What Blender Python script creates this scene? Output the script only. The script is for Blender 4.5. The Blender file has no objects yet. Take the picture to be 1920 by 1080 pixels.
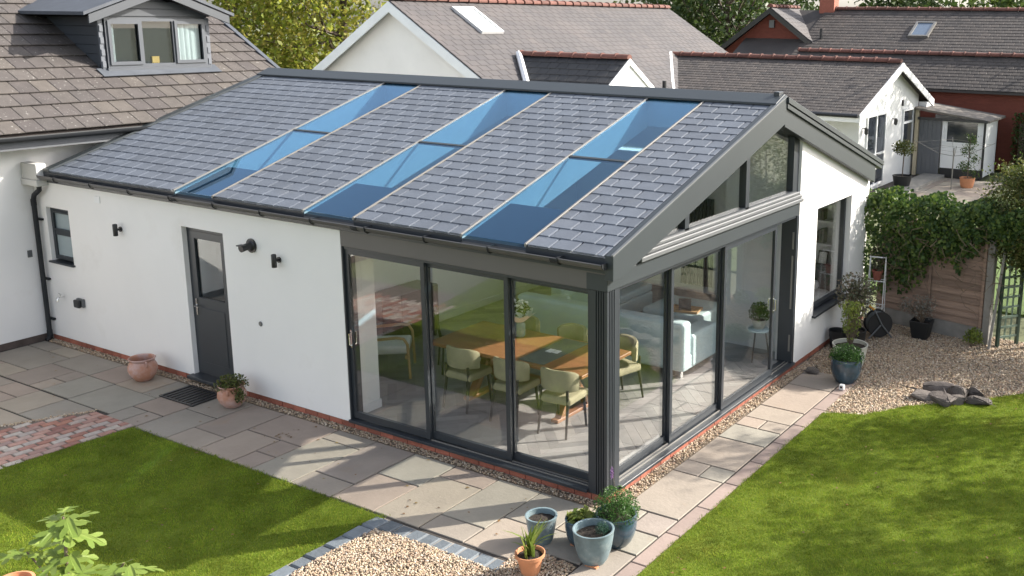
import bpy, math, random
import numpy as np
from mathutils import Vector, Matrix, noise as mnoise

random.seed(7)
rng = np.random.default_rng(11)
scene = bpy.context.scene
COL = scene.collection

# ------------------------------------------------------------------ camera
cam_d = bpy.data.cameras.new('camera')
cam = bpy.data.objects.new('camera', cam_d)
COL.objects.link(cam)
_r = Vector((0.85998084, 0.51018365, 0.01206657))
_u = Vector((-0.12052642, 0.18007344, 0.97624123))
_f = Vector((-0.49588944, 0.8410031, -0.21635031))
CAM = Vector((5.44058, -8.24025, 5.0828))
cam.matrix_world = Matrix(((_r.x, _u.x, -_f.x, CAM.x), (_r.y, _u.y, -_f.y, CAM.y), (_r.z, _u.z, -_f.z, CAM.z), (0, 0, 0, 1)))
cam_d.sensor_width = 36.0
cam_d.lens = 36.0 * 1878.16 / 1920
cam_d.shift_x = -271.836 / 1920
cam_d.shift_y = -88.1 / 1920
cam_d.clip_end = 2000
scene.camera = cam

# ------------------------------------------------------------------ sky and sun
SUN_EL = math.radians(31.0)
SUN_AZ = math.atan2(0.666, 0.746)      # clockwise from +Y
world = bpy.data.worlds.new('World')
scene.world = world
world.use_nodes = True
wn = world.node_tree.nodes
wl = world.node_tree.links
wn.clear()
sky = wn.new('ShaderNodeTexSky')
sky.sky_type = 'NISHITA'
sky.sun_disc = False
sky.sun_elevation = SUN_EL
sky.sun_rotation = SUN_AZ
sky.air_density = 1.0
sky.dust_density = 2.5
sky.ozone_density = 1.0
bg = wn.new('ShaderNodeBackground')
bg.inputs['Strength'].default_value = 0.15
wo = wn.new('ShaderNodeOutputWorld')
hs = wn.new('ShaderNodeHueSaturation')          # camera white balance for open shade
hs.inputs['Saturation'].default_value = 0.45
wl.new(sky.outputs[0], hs.inputs['Color'])
wl.new(hs.outputs[0], bg.inputs[0])
wl.new(bg.outputs[0], wo.inputs[0])

sun_d = bpy.data.lights.new('sun', 'SUN')
sun_d.energy = 4.5
sun_d.angle = math.radians(0.55)
sun_d.color = (1.0, 0.94, 0.84)
sun = bpy.data.objects.new('sun', sun_d)
COL.objects.link(sun)
_tosun = Vector((math.sin(SUN_AZ) * math.cos(SUN_EL), math.cos(SUN_AZ) * math.cos(SUN_EL), math.sin(SUN_EL)))
sun.rotation_euler = _tosun.to_track_quat('Z', 'Y').to_euler()
sun.location = (20, 24, 25)

scene.view_settings.view_transform = 'Standard'
scene.view_settings.look = 'None'
scene.view_settings.gamma = 1
scene.view_settings.exposure = 1.28
scene.view_settings.use_curve_mapping = False
scene.render.engine = 'CYCLES'
scene.cycles.use_denoising = True
scene.cycles.max_bounces = 10
scene.cycles.diffuse_bounces = 4
scene.cycles.transparent_max_bounces = 24
scene.cycles.caustics_reflective = False
scene.cycles.caustics_refractive = False
scene.cycles.sample_clamp_indirect = 6.0


# ------------------------------------------------------------------ materials
def _ramp(nt, fac, cols, const=False):
    n = nt.nodes.new('ShaderNodeValToRGB')
    cr = n.color_ramp
    cr.interpolation = 'CONSTANT' if const else 'LINEAR'
    while len(cr.elements) < len(cols):
        cr.elements.new(0.5)
    for i, c in enumerate(cols):
        cr.elements[i].position = i / (len(cols) if const else max(1, len(cols) - 1))
        cr.elements[i].color = (*c, 1)
    nt.links.new(fac, n.inputs[0])
    return n.outputs[0]


def _noise(nt, scale, detail=4.0, rough=0.6, vec=None, stretch=None):
    g = nt.nodes.new('ShaderNodeNewGeometry')
    v = g.outputs['Position']
    if stretch:
        m = nt.nodes.new('ShaderNodeMapping')
        m.inputs['Scale'].default_value = stretch
        nt.links.new(v, m.inputs[0])
        v = m.outputs[0]
    t = nt.nodes.new('ShaderNodeTexNoise')
    t.inputs['Scale'].default_value = scale
    t.inputs['Detail'].default_value = detail
    t.inputs['Roughness'].default_value = rough
    nt.links.new(v, t.inputs['Vector'])
    return t.outputs['Fac']


def _mix(nt, a, b, fac, mode='MIX'):
    n = nt.nodes.new('ShaderNodeMix')
    n.data_type = 'RGBA'
    n.blend_type = mode
    for s, val in ((n.inputs[0], fac), (n.inputs[6], a), (n.inputs[7], b)):
        if isinstance(val, (int, float)):
            s.default_value = val
        elif isinstance(val, tuple):
            s.default_value = (*val, 1)
        else:
            nt.links.new(val, s)
    return n.outputs[2]


def _maprange(nt, val, a, b, c, d):
    n = nt.nodes.new('ShaderNodeMapRange')
    n.inputs[1].default_value, n.inputs[2].default_value = a, b
    n.inputs[3].default_value, n.inputs[4].default_value = c, d
    nt.links.new(val, n.inputs[0])
    return n.outputs[0]


MATS = {}


def mat(name, col, rough=0.6, var=0.12, nscale=3.0, pal=None, rnd=0.0, island=False, bump=0.0, bscale=60.0,
        metal=0.0, spec=0.5, spots=None, stretch=None, stain=None, const=False, coat=0.0):
    m = bpy.data.materials.new(name)
    m.use_nodes = True
    nt = m.node_tree
    b = nt.nodes['Principled BSDF']
    rs = None
    if pal or rnd:
        if island:
            rs = nt.nodes.new('ShaderNodeNewGeometry').outputs['Random Per Island']
        else:
            rs = nt.nodes.new('ShaderNodeObjectInfo').outputs['Random']
    base = _ramp(nt, rs, pal, const) if pal else col
    fac = _noise(nt, nscale, stretch=stretch)
    k = _maprange(nt, fac, 0.25, 0.75, 1 - var, 1 + var)
    if rnd:
        w = nt.nodes.new('ShaderNodeTexWhiteNoise')
        w.noise_dimensions = '1D'
        nt.links.new(rs, w.inputs['W'])
        k2 = _maprange(nt, w.outputs['Value'], 0, 1, 1 - rnd, 1 + rnd)
        mm = nt.nodes.new('ShaderNodeMath')
        mm.operation = 'MULTIPLY'
        nt.links.new(k, mm.inputs[0])
        nt.links.new(k2, mm.inputs[1])
        k = mm.outputs[0]
    cc = nt.nodes.new('ShaderNodeCombineColor')
    for i in range(3):
        nt.links.new(k, cc.inputs[i])
    c = _mix(nt, base, cc.outputs[0], 1.0, 'MULTIPLY')
    if stain:                                  # (colour, scale, threshold, amount)
        sf = _noise(nt, stain[1], 5, 0.65)
        sm = _maprange(nt, sf, stain[2], stain[2] + 0.15, 0, stain[3])
        c = _mix(nt, c, stain[0], sm)
    if spots:                                  # (colour, scale, threshold)
        sf = _noise(nt, spots[1], 2, 0.5)
        sm = _maprange(nt, sf, spots[2], spots[2] + 0.04, 0, 0.85)
        c = _mix(nt, c, spots[0], sm)
    nt.links.new(c, b.inputs['Base Color'])
    b.inputs['Roughness'].default_value = rough
    b.inputs['Metallic'].default_value = metal
    b.inputs['Specular IOR Level'].default_value = spec
    if coat:
        b.inputs['Coat Weight'].default_value = coat
        b.inputs['Coat Roughness'].default_value = 0.12
    if bump:
        bf = _noise(nt, bscale, 6, 0.65, stretch=stretch)
        bn = nt.nodes.new('ShaderNodeBump')
        bn.inputs['Strength'].default_value = bump
        bn.inputs['Distance'].default_value = 0.02
        nt.links.new(bf, bn.inputs['Height'])
        nt.links.new(bn.outputs[0], b.inputs['Normal'])
    MATS[name] = m
    return m


def leafmat(name, cols, trans=0.35, patch=0.0, rough=0.5, brown=None):
    m = bpy.data.materials.new(name)
    m.use_nodes = True
    nt = m.node_tree
    nt.nodes.clear()
    rs = nt.nodes.new('ShaderNodeNewGeometry').outputs['Random Per Island']
    c = _ramp(nt, rs, cols)
    if patch:
        f = _noise(nt, 1.8, 8, 0.72)
        k = _maprange(nt, f, 0.32, 0.68, 1 - patch, 1 + patch)
        cc = nt.nodes.new('ShaderNodeCombineColor')
        for i in range(3):
            nt.links.new(k, cc.inputs[i])
        c = _mix(nt, c, cc.outputs[0], 1.0, 'MULTIPLY')
    if brown:
        bf = _noise(nt, 0.9, 6, 0.7, stretch=(1.3, 0.8, 1))
        c = _mix(nt, c, brown[0], _maprange(nt, bf, 0.55, 0.72, 0, brown[1]))
    p = nt.nodes.new('ShaderNodeBsdfPrincipled')
    p.inputs['Roughness'].default_value = rough
    p.inputs['Specular IOR Level'].default_value = 0.35 if rough < 0.7 else 0.1
    t = nt.nodes.new('ShaderNodeBsdfTranslucent')
    x = nt.nodes.new('ShaderNodeMixShader')
    x.inputs[0].default_value = trans
    o = nt.nodes.new('ShaderNodeOutputMaterial')
    nt.links.new(c, p.inputs['Base Color'])
    nt.links.new(c, t.inputs['Color'])
    nt.links.new(p.outputs[0], x.inputs[1])
    nt.links.new(t.outputs[0], x.inputs[2])
    nt.links.new(x.outputs[0], o.inputs[0])
    return m


def glassmat(name, tint, f0=0.07, power=4.0, rough=0.0, coat=(1, 1, 1)):
    m = bpy.data.materials.new(name)
    m.use_nodes = True
    nt = m.node_tree
    nt.nodes.clear()
    lw = nt.nodes.new('ShaderNodeLayerWeight')
    lw.inputs[0].default_value = 0.5
    pw = nt.nodes.new('ShaderNodeMath')
    pw.operation = 'POWER'
    pw.inputs[1].default_value = power
    nt.links.new(lw.outputs['Facing'], pw.inputs[0])
    fr = _maprange(nt, pw.outputs[0], 0, 1, f0, 1.0)
    t = nt.nodes.new('ShaderNodeBsdfTransparent')
    t.inputs[0].default_value = (*tint, 1)
    g = nt.nodes.new('ShaderNodeBsdfGlossy')
    g.inputs['Roughness'].default_value = rough
    g.inputs['Color'].default_value = (*coat, 1)
    x = nt.nodes.new('ShaderNodeMixShader')
    o = nt.nodes.new('ShaderNodeOutputMaterial')
    nt.links.new(fr, x.inputs[0])
    nt.links.new(t.outputs[0], x.inputs[1])
    nt.links.new(g.outputs[0], x.inputs[2])
    nt.links.new(x.outputs[0], o.inputs[0])
    return m


M_render = mat('white_render', (0.80, 0.785, 0.77), 0.85, 0.03, 0.8, bump=0.12, bscale=90, stain=((0.60, 0.57, 0.53), 0.8, 0.58, 0.32))
M_render2 = mat('neighbour_render', (0.6708, 0.6708, 0.6622), 0.85, 0.05, 1.2, bump=0.2, bscale=40)
M_plaster = mat('white_plaster', (0.78, 0.78, 0.77), 0.8, 0.03)
M_frame = mat('dark_frame', (0.028, 0.033, 0.040), 0.38, 0.08, 2.0)
M_clad = mat('grey_cladding', (0.031, 0.038, 0.043), 0.45, 0.06, 1.5, bump=0.03, bscale=25)
M_beam = mat('beam_cladding', (0.105, 0.098, 0.094), 0.5, 0.07, 1.2, bump=0.03, bscale=25)
M_trim = mat('pale_trim', (0.115, 0.12, 0.125), 0.4, 0.05)
M_alu = mat('silver_metal', (0.20, 0.19, 0.175), 0.4, 0.05, metal=0.2)
M_chrome = mat('chrome', (0.8, 0.8, 0.8), 0.12, 0.0, metal=1.0)
M_black = mat('black_plastic', (0.018, 0.018, 0.02), 0.4, 0.1)
M_gutter = mat('gutter_plastic', (0.022, 0.024, 0.027), 0.55, 0.1, 3.0, spec=0.25)
M_gutter2 = mat('taupe_gutter', (0.085, 0.08, 0.077), 0.42, 0.1, 3.0)
M_slate = mat('roof_tile', (0.106, 0.120, 0.146), 0.62, 0.14, 3.0, rnd=0.09, bump=0.3, bscale=55, spec=0.4, stain=((0.17, 0.175, 0.18), 2.2, 0.58, 0.22))
M_slate_i = mat('roof_tile_rest', (0.106, 0.120, 0.146), 0.62, 0.14, 3.0, rnd=0.09, island=True, bump=0.3, bscale=55, spec=0.4, stain=((0.17, 0.175, 0.18), 2.2, 0.58, 0.22))
M_glass = glassmat('clear_glass', (0.98, 0.984, 0.98), 0.085, 3.6)
M_glass_gable = glassmat('gable_glass', (0.98, 0.985, 0.98), 0.05, 4.2)
M_sky_glass = glassmat('blue_glass', (0.55, 0.71, 0.80), 0.055, 4.6, coat=(0.55, 0.76, 1.0))
M_window = glassmat('window_glass', (0.80, 0.84, 0.84), 0.05, 3.6)
M_frost = mat('frosted_glass', (0.32, 0.38, 0.40), 0.25, 0.05, spec=0.8)
M_dark = mat('room_shade_dark', (0.02, 0.022, 0.025), 0.9, 0.1)
M_brick = mat('red_brick', (0.30, 0.10, 0.065), 0.85, 0.18, 12, rnd=0.25, bump=0.4, bscale=80)
M_oldbrick = mat('old_brick', (0, 0, 0), 0.85, 0.2, 14, pal=[(0.28, 0.115, 0.09), (0.42, 0.26, 0.21), (0.36, 0.31, 0.28), (0.45, 0.40, 0.35), (0.25, 0.12, 0.10), (0.36, 0.17, 0.12), (0.30, 0.22, 0.20)], bump=0.5, bscale=60)
M_slab = mat('sandstone', (0, 0, 0), 0.78, 0.12, 2.0, pal=[(0.2935, 0.245, 0.2), (0.2575, 0.235, 0.2), (0.3193, 0.26, 0.2093), (0.2833, 0.225, 0.186), (0.2472, 0.21, 0.1767), (0.273, 0.252, 0.2102), (0.3296, 0.275, 0.2139), (0.273, 0.23, 0.2)], bump=0.3, bscale=18, stain=((0.2987, 0.19, 0.1116), 1.6, 0.60, 0.4))
M_slabpink = mat('pink_edging_stone', (0.2655, 0.2035, 0.1769), 0.75, 0.1, 3, rnd=0.12, bump=0.25, bscale=18)
M_sett = mat('blue_setts', (0.125, 0.145, 0.165), 0.7, 0.15, 8, rnd=0.25, bump=0.4, bscale=25)
M_joint = mat('joint_sand', (0.045, 0.038, 0.033), 0.95, 0.25, 12)
M_mortar = mat('mortar', (0.30, 0.27, 0.24), 0.95, 0.2, 12)
M_soil = mat('soil', (0.028, 0.020, 0.014), 0.95, 0.4, 25, bump=1.0, bscale=60)
M_gravelbase = mat('gravel_bed', (0.20, 0.155, 0.11), 0.95, 0.3, 30, bump=1.0, bscale=70)
M_stone_i = mat('gravel_stones', (0, 0, 0), 0.8, 0.1, 20, pal=[(0.42, 0.31, 0.19), (0.52, 0.42, 0.30), (0.30, 0.20, 0.13), (0.60, 0.53, 0.43), (0.38, 0.24, 0.16), (0.46, 0.37, 0.25), (0.24, 0.19, 0.15), (0.56, 0.44, 0.32)], island=True)
M_rock = mat('dark_rock', (0.105, 0.088, 0.078), 0.85, 0.3, 6, rnd=0.3, bump=0.8, bscale=14)
M_lawn = mat('lawn_soil', (0.105, 0.14, 0.018), 0.95, 0.35, 2.5, bump=0.6, bscale=60, spec=0.1)
M_ground = mat('ground_earth', (0.10, 0.11, 0.05), 0.95, 0.3, 0.4, bump=0.4, bscale=6)
M_terra = mat('terracotta', (0.44, 0.215, 0.14), 0.8, 0.12, 5, stain=((0.50, 0.35, 0.32), 4.0, 0.40, 0.85), bump=0.15, bscale=30)
M_terra2 = mat('plain_terracotta', (0.50, 0.22, 0.11), 0.75, 0.12, 8, bump=0.1, bscale=30)
M_bluepot = mat('teal_glaze', (0.145, 0.20, 0.22), 0.5, 0.35, 5, coat=0.2, stain=((0.27, 0.31, 0.31), 9.0, 0.5, 0.65), bump=0.15, bscale=30)
M_navypot = mat('navy_glaze', (0.030, 0.060, 0.085), 0.25, 0.5, 6, coat=0.6, bump=0.1, bscale=30)
M_plasticpot = mat('black_pot', (0.012, 0.013, 0.014), 0.5, 0.1)
M_creampot = mat('cream_pot', (0.42, 0.42, 0.37), 0.7, 0.15, 6, bump=0.2, bscale=20)
M_wood = mat('weathered_fence', (0.24, 0.165, 0.125), 0.85, 0.3, 3.0, rnd=0.28, bump=0.5, bscale=12, stretch=(0.5, 0.5, 9))
M_conc = mat('concrete', (0.24, 0.228, 0.208), 0.9, 0.2, 5, bump=0.3, bscale=30)
M_greenpaint = mat('dark_green_paint', (0.02, 0.045, 0.03), 0.5, 0.1)
M_trunk = mat('bark', (0.10, 0.075, 0.055), 0.9, 0.3, 6, bump=0.8, bscale=18, stretch=(1, 1, 0.25))
M_twig = mat('vine_twig', (0.16, 0.12, 0.085), 0.9, 0.3, 6)
M_bungtile = mat('brown_concrete_tile', (0, 0, 0), 0.88, 0.18, 5, pal=[(0.06888, 0.05964, 0.05712), (0.0798, 0.06972, 0.06468), (0.06384, 0.0546, 0.05292), (0.09072, 0.07812, 0.06888), (0.05712, 0.0504, 0.04956)], bump=0.5, bscale=40, spots=((0.2268, 0.2184, 0.2016), 22.0, 0.67))
M_dormer = mat('dormer_boards', (0.050, 0.056, 0.066), 0.5, 0.06, 2.0)
M_lead = mat('lead_flashing', (0.075, 0.083, 0.098), 0.6, 0.15, 5, spec=0.3)
M_farslate = mat('old_slate', (0, 0, 0), 0.7, 0.14, 1.2, pal=[(0.06993, 0.06237, 0.06237), (0.0756, 0.06804, 0.06804), (0.06237, 0.0567, 0.05859), (0.08127, 0.07182, 0.06993)], island=True, stain=((0.1021, 0.08694, 0.08316), 0.45, 0.5, 0.6))
M_darkslate = mat('dark_slate', (0, 0, 0), 0.75, 0.18, 1.5, pal=[(0.05154, 0.04331, 0.0395), (0.06367, 0.05313, 0.04828), (0.04245, 0.03696, 0.03511), (0.0758, 0.06237, 0.05486)], island=True, stain=((0.1031, 0.08663, 0.07406), 0.9, 0.55, 0.6))
M_blackslate = mat('black_slate', (0, 0, 0), 0.6, 0.15, 3, pal=[(0.0192, 0.0198, 0.0216), (0.03, 0.03, 0.0318), (0.024, 0.024, 0.0252)], island=True)
M_ridgetile = mat('red_ridge_tile', (0.1327, 0.05418, 0.04054), 0.85, 0.2, 4, rnd=0.25, bump=0.3, bscale=20)
M_farbrick = mat('far_brick', (0.1387, 0.0375, 0.024), 0.9, 0.2, 3, bump=0.4, bscale=9, stretch=(1, 1, 4))
M_whitepaint = mat('white_paint', (0.78, 0.78, 0.78), 0.5, 0.03)
M_greyboard = mat('grey_door_paint', (0.13, 0.135, 0.145), 0.6, 0.1, 4, stretch=(8, 8, 0.5))
M_felt = mat('roofing_felt', (0.14, 0.125, 0.11), 0.95, 0.35, 4, bump=0.3, bscale=20)
M_plank = mat('grey_floor_plank', (0, 0, 0), 0.42, 0.12, 5, pal=[(0.258, 0.246, 0.24), (0.3, 0.288, 0.276), (0.216, 0.2064, 0.204), (0.336, 0.318, 0.306), (0.276, 0.258, 0.246)], bump=0.1, bscale=20)
M_plank_i = mat('grey_floor_plank_rest', (0, 0, 0), 0.42, 0.12, 5, pal=[(0.258, 0.246, 0.24), (0.3, 0.288, 0.276), (0.216, 0.2064, 0.204), (0.336, 0.318, 0.306)], island=True)
M_tablewood = mat('table_wood', (0.27, 0.125, 0.055), 0.35, 0.22, 2.5, stretch=(1, 9, 1), bump=0.05)
M_oak = mat('pale_oak', (0.48, 0.30, 0.15), 0.45, 0.15, 4)
M_velvet = mat('olive_velvet', (0.33, 0.30, 0.19), 0.9, 0.16, 6)
M_darkleg = mat('dark_wood', (0.025, 0.02, 0.018), 0.45, 0.1)
M_sofa = mat('pale_blue_leather', (0.50, 0.62, 0.64), 0.45, 0.06, 3, bump=0.05, bscale=40)
M_linen = mat('white_linen', (0.78, 0.77, 0.74), 0.9, 0.06, 5, bump=0.3, bscale=18)
M_greyfab = mat('grey_fabric', (0.10, 0.11, 0.11), 0.9, 0.1, 8)
M_yellow = mat('yellow_plastic', (0.75, 0.33, 0.02), 0.4, 0.05)
M_purple = mat('lilac_flower', (0.35, 0.18, 0.42), 0.8, 0.1)
M_paper = mat('white_paper', (0.75, 0.76, 0.74), 0.7, 0.05)
M_box = mat('tan_card', (0.60, 0.38, 0.12), 0.8, 0.1)
M_curtain = mat('white_curtain', (0.62, 0.64, 0.66), 0.9, 0.05)
M_book = mat('book_cloth', (0, 0, 0), 0.7, 0.1, 5, pal=[(0.05, 0.05, 0.055), (0.35, 0.33, 0.30), (0.12, 0.08, 0.06), (0.5, 0.48, 0.45)])
M_leaf_ivy = leafmat('ivy_leaf', [(0.022, 0.052, 0.012), (0.04, 0.08, 0.016), (0.075, 0.13, 0.025), (0.15, 0.20, 0.04)], 0.3)
M_leaf_tree = leafmat('yellow_green_leaf', [(0.15, 0.20, 0.026), (0.27, 0.31, 0.04), (0.37, 0.37, 0.055), (0.25, 0.21, 0.05), (0.19, 0.25, 0.032)], 0.5)
M_leaf_dark = leafmat('dark_green_leaf', [(0.022, 0.045, 0.012), (0.04, 0.07, 0.016), (0.065, 0.10, 0.022), (0.035, 0.05, 0.015)], 0.3)
M_leaf_mid = leafmat('mid_green_leaf', [(0.05, 0.085, 0.018), (0.08, 0.125, 0.025), (0.13, 0.17, 0.035)], 0.35)
M_leaf_shrub = leafmat('olive_shrub_leaf', [(0.04, 0.065, 0.015), (0.075, 0.10, 0.022), (0.14, 0.16, 0.04), (0.12, 0.095, 0.032)], 0.35)
M_leaf_lime = leafmat('lime_leaf', [(0.13, 0.19, 0.035), (0.19, 0.24, 0.05), (0.25, 0.27, 0.07)], 0.4)
M_leaf_fine = leafmat('fine_green_leaf', [(0.035, 0.09, 0.02), (0.06, 0.14, 0.03), (0.085, 0.18, 0.04)], 0.35)
M_leaf_silver = leafmat('silver_leaf', [(0.20, 0.20, 0.17), (0.28, 0.27, 0.24), (0.16, 0.15, 0.12)], 0.3)
M_leaf_rose = leafmat('rose_leaf', [(0.075, 0.09, 0.05), (0.13, 0.13, 0.085), (0.17, 0.13, 0.10)], 0.3)
M_leaf_fig = leafmat('fig_leaf', [(0.10, 0.17, 0.028), (0.16, 0.235, 0.042), (0.22, 0.29, 0.065)], 0.4)
M_leaf_blue = leafmat('blue_green_leaf', [(0.025, 0.07, 0.045), (0.045, 0.10, 0.065)], 0.3)
M_grass = leafmat('grass_blade', [(0.115, 0.19, 0.019), (0.165, 0.245, 0.024), (0.22, 0.29, 0.030), (0.285, 0.285, 0.046)], 0.4, patch=0.48, rough=0.8, brown=((0.23, 0.18, 0.045), 0.5))


# ------------------------------------------------------------------ mesh helpers
class MB:
    def __init__(s):
        s.v = []
        s.f = []

    def add(s, vs, fs):
        o = len(s.v)
        s.v += [tuple(p) for p in vs]
        s.f += [tuple(i + o for i in f) for f in fs]
        return s

    def box(s, x0, x1, y0, y1, z0, z1, m=None):
        vs = [Vector((x, y, z)) for z in (z0, z1) for y in (y0, y1) for x in (x0, x1)]
        if m is not None:
            vs = [m @ v for v in vs]
        return s.add(vs, [(0, 2, 3, 1), (4, 5, 7, 6), (0, 1, 5, 4), (2, 6, 7, 3), (0, 4, 6, 2), (1, 3, 7, 5)])

    def prism(s, pts, vec):
        """closed polygon pts (list of 3-vectors) extruded by vec"""
        n = len(pts)
        a = [Vector(p) for p in pts]
        b = [p + Vector(vec) for p in a]
        nrm = Vector((0, 0, 0))
        for i in range(n):
            nrm += a[i].cross(a[(i + 1) % n])
        if nrm.dot(Vector(vec)) > 0:
            a.reverse()
            b.reverse()
        fs = [tuple(range(n)), tuple(range(2 * n - 1, n - 1, -1))]
        fs += [((i + 1) % n, i, n + i, n + (i + 1) % n) for i in range(n)]
        return s.add(a + b, fs)

    def tube(s, path, r, n=8, cap=True):
        path = [Vector(p) for p in path]
        rs = r if isinstance(r, (list, tuple)) else [r] * len(path)
        vs = []
        fs = []
        pu = None
        for i, p in enumerate(path):
            t = (path[min(i + 1, len(path) - 1)] - path[max(i - 1, 0)])
            if t.length < 1e-9:
                t = Vector((0, 0, 1))
            t.normalize()
            if pu is None:
                pu = t.orthogonal().normalized()
            u = (pu - t * pu.dot(t))
            if u.length < 1e-6:
                u = t.orthogonal()
            u.normalize()
            pu = u
            w = t.cross(u)
            for k in range(n):
                a = 2 * math.pi * k / n
                vs.append(p + (u * math.cos(a) + w * math.sin(a)) * rs[i])
        for i in range(len(path) - 1):
            for k in range(n):
                fs.append((i * n + k, i * n + (k + 1) % n, (i + 1) * n + (k + 1) % n, (i + 1) * n + k))
        if cap:
            fs.append(tuple(range(n - 1, -1, -1)))
            fs.append(tuple((len(path) - 1) * n + k for k in range(n)))
        return s.add(vs, fs)

    def lathe(s, prof, n=24, c=(0, 0, 0), capb=True, capt=False, wob=0.0):
        vs = []
        fs = []
        for i, (r, z) in enumerate(prof):
            for k in range(n):
                a = 2 * math.pi * k / n
                q = r * (1 + wob * math.sin(3 * a + 1.3 * i))
                vs.append((c[0] + q * math.cos(a), c[1] + q * math.sin(a), c[2] + z))
        for i in range(len(prof) - 1):
            for k in range(n):
                fs.append((i * n + k, i * n + (k + 1) % n, (i + 1) * n + (k + 1) % n, (i + 1) * n + k))
        if capb:
            fs.append(tuple(range(n - 1, -1, -1)))
        if capt:
            fs.append(tuple((len(prof) - 1) * n + k for k in range(n)))
        return s.add(vs, fs)

    def sweepx(s, prof, x0, x1):
        return s.prism([(x0, y, z) for y, z in prof], (x1 - x0, 0, 0))

    def sweepy(s, prof, y0, y1):
        return s.prism([(x, y0, z) for x, z in prof], (0, y1 - y0, 0))

    def mesh(s, name, m, smooth=None):
        me = bpy.data.meshes.new(name)
        me.from_pydata(s.v, [], s.f)
        me.materials.append(m)
        if smooth:
            me.shade_smooth()
            me.set_sharp_from_angle(angle=math.radians(smooth))
        me.update()
        return me


def link(o, parent=None, world=True):
    COL.objects.link(o)
    if parent is not None:
        o.parent = parent
        if world:
            o.matrix_parent_inverse = WORLD(parent).inverted()
    return o


def WORLD(o):
    if o.parent is None:
        return o.matrix_basis.copy()
    return WORLD(o.parent) @ o.matrix_parent_inverse @ o.matrix_basis


def part(name, mb, m, parent=None, world=True, bevel=0.0, smooth=None, kind=None, label=None, seg=1):
    me = mb if isinstance(mb, bpy.types.Mesh) else mb.mesh(name, m, smooth)
    o = bpy.data.objects.new(name, me)
    link(o, parent, world)
    if bevel:
        b = o.modifiers.new('bevel', 'BEVEL')
        b.width = bevel
        b.segments = seg
        b.limit_method = 'ANGLE'
        b.angle_limit = math.radians(40)
    if kind:
        o['kind'] = kind
    if label:
        o['label'] = label
    return o


def piece(name, me, mtx, parent):
    o = bpy.data.objects.new(name, me)
    link(o, parent, True)
    o.matrix_basis = mtx
    return o


def thing(name, label, cat, loc=(0, 0, 0), rz=0.0, group=None):
    o = bpy.data.objects.new(name, None)
    o.empty_display_size = 0.2
    COL.objects.link(o)
    o.location = loc
    o.rotation_euler = (0, 0, rz)
    o['label'] = label
    o['category'] = cat
    if group:
        o['group'] = group
    return o


def tag(o, label, cat, group=None):
    o['label'] = label
    o['category'] = cat
    if group:
        o['group'] = group
    return o


def struct(name, mb, m, **k):
    o = part(name, mb, m, **k)
    o['kind'] = 'structure'
    return o


def copy_tree(o, parent=None):
    c = o.copy()
    COL.objects.link(c)
    c.parent = parent
    for ch in list(o.children):
        copy_tree(ch, c)
    return c


def fastmesh(name, V, F, m, smooth=False):
    V = np.asarray(V, np.float32)
    F = np.asarray(F, np.int32)
    me = bpy.data.meshes.new(name)
    me.vertices.add(len(V))
    me.vertices.foreach_set('co', V.ravel())
    nf, k = F.shape
    me.loops.add(nf * k)
    me.polygons.add(nf)
    me.loops.foreach_set('vertex_index', F.ravel())
    me.polygons.foreach_set('loop_start', np.arange(0, nf * k, k, dtype=np.int32))
    me.polygons.foreach_set('loop_total', np.full(nf, k, np.int32))
    me.materials.append(m)
    me.update(calc_edges=True)
    me.validate()
    if smooth:
        me.shade_smooth()
    return me


def unit(a):
    return a / (np.linalg.norm(a, axis=1, keepdims=True) + 1e-9)


def leafgeo(C, size, up=0.4, aspect=0.55, jitter=0.35, nrm=None, fold=0.15, droop=0.0):
    """diamond leaves at points C, folded along the midrib: returns verts, quads"""
    n = len(C)
    N = unit(rng.normal(size=(n, 3)) * (1 - up) + np.array([0, 0, 1.0]) * up if nrm is None else nrm + rng.normal(size=(n, 3)) * 0.55)
    T = rng.normal(size=(n, 3))
    T[:, 2] -= droop
    T = unit(T - N * np.sum(T * N, 1, keepdims=True))
    B = np.cross(N, T)
    s = (size * (1 + rng.uniform(-jitter, jitter, n)))[:, None]
    base = C - T * s * 0.5
    tip = C + T * s * 0.5
    le = C - T * s * 0.08 + B * s * aspect * 0.5 + N * s * fold
    ri = C - T * s * 0.08 - B * s * aspect * 0.5 + N * s * fold
    V = np.stack([base, ri, tip, le], 1).reshape(-1, 3)
    F = np.arange(n * 4).reshape(-1, 4)
    return V, F


def leafobj(name, C, size, m, parent, **k):
    V, F = leafgeo(np.asarray(C, float), size, **k)
    return part(name, fastmesh(name, V, F, m), m, parent)


def inpoly(P, poly):
    x, y = P[:, 0], P[:, 1]
    ins = np.zeros(len(P), bool)
    n = len(poly)
    for i in range(n):
        x0, y0 = poly[i]
        x1, y1 = poly[(i + 1) % n]
        if y0 == y1:
            continue
        c = ((y0 > y) != (y1 > y)) & (x < (x1 - x0) * (y - y0) / (y1 - y0) + x0)
        ins ^= c
    return ins


def scatter(poly, dens):
    a = np.array(poly)
    lo, hi = a.min(0), a.max(0)
    n = int((hi[0] - lo[0]) * (hi[1] - lo[1]) * dens)
    P = rng.uniform(lo, hi, (n, 2))
    return P[inpoly(P, poly)]


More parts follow.
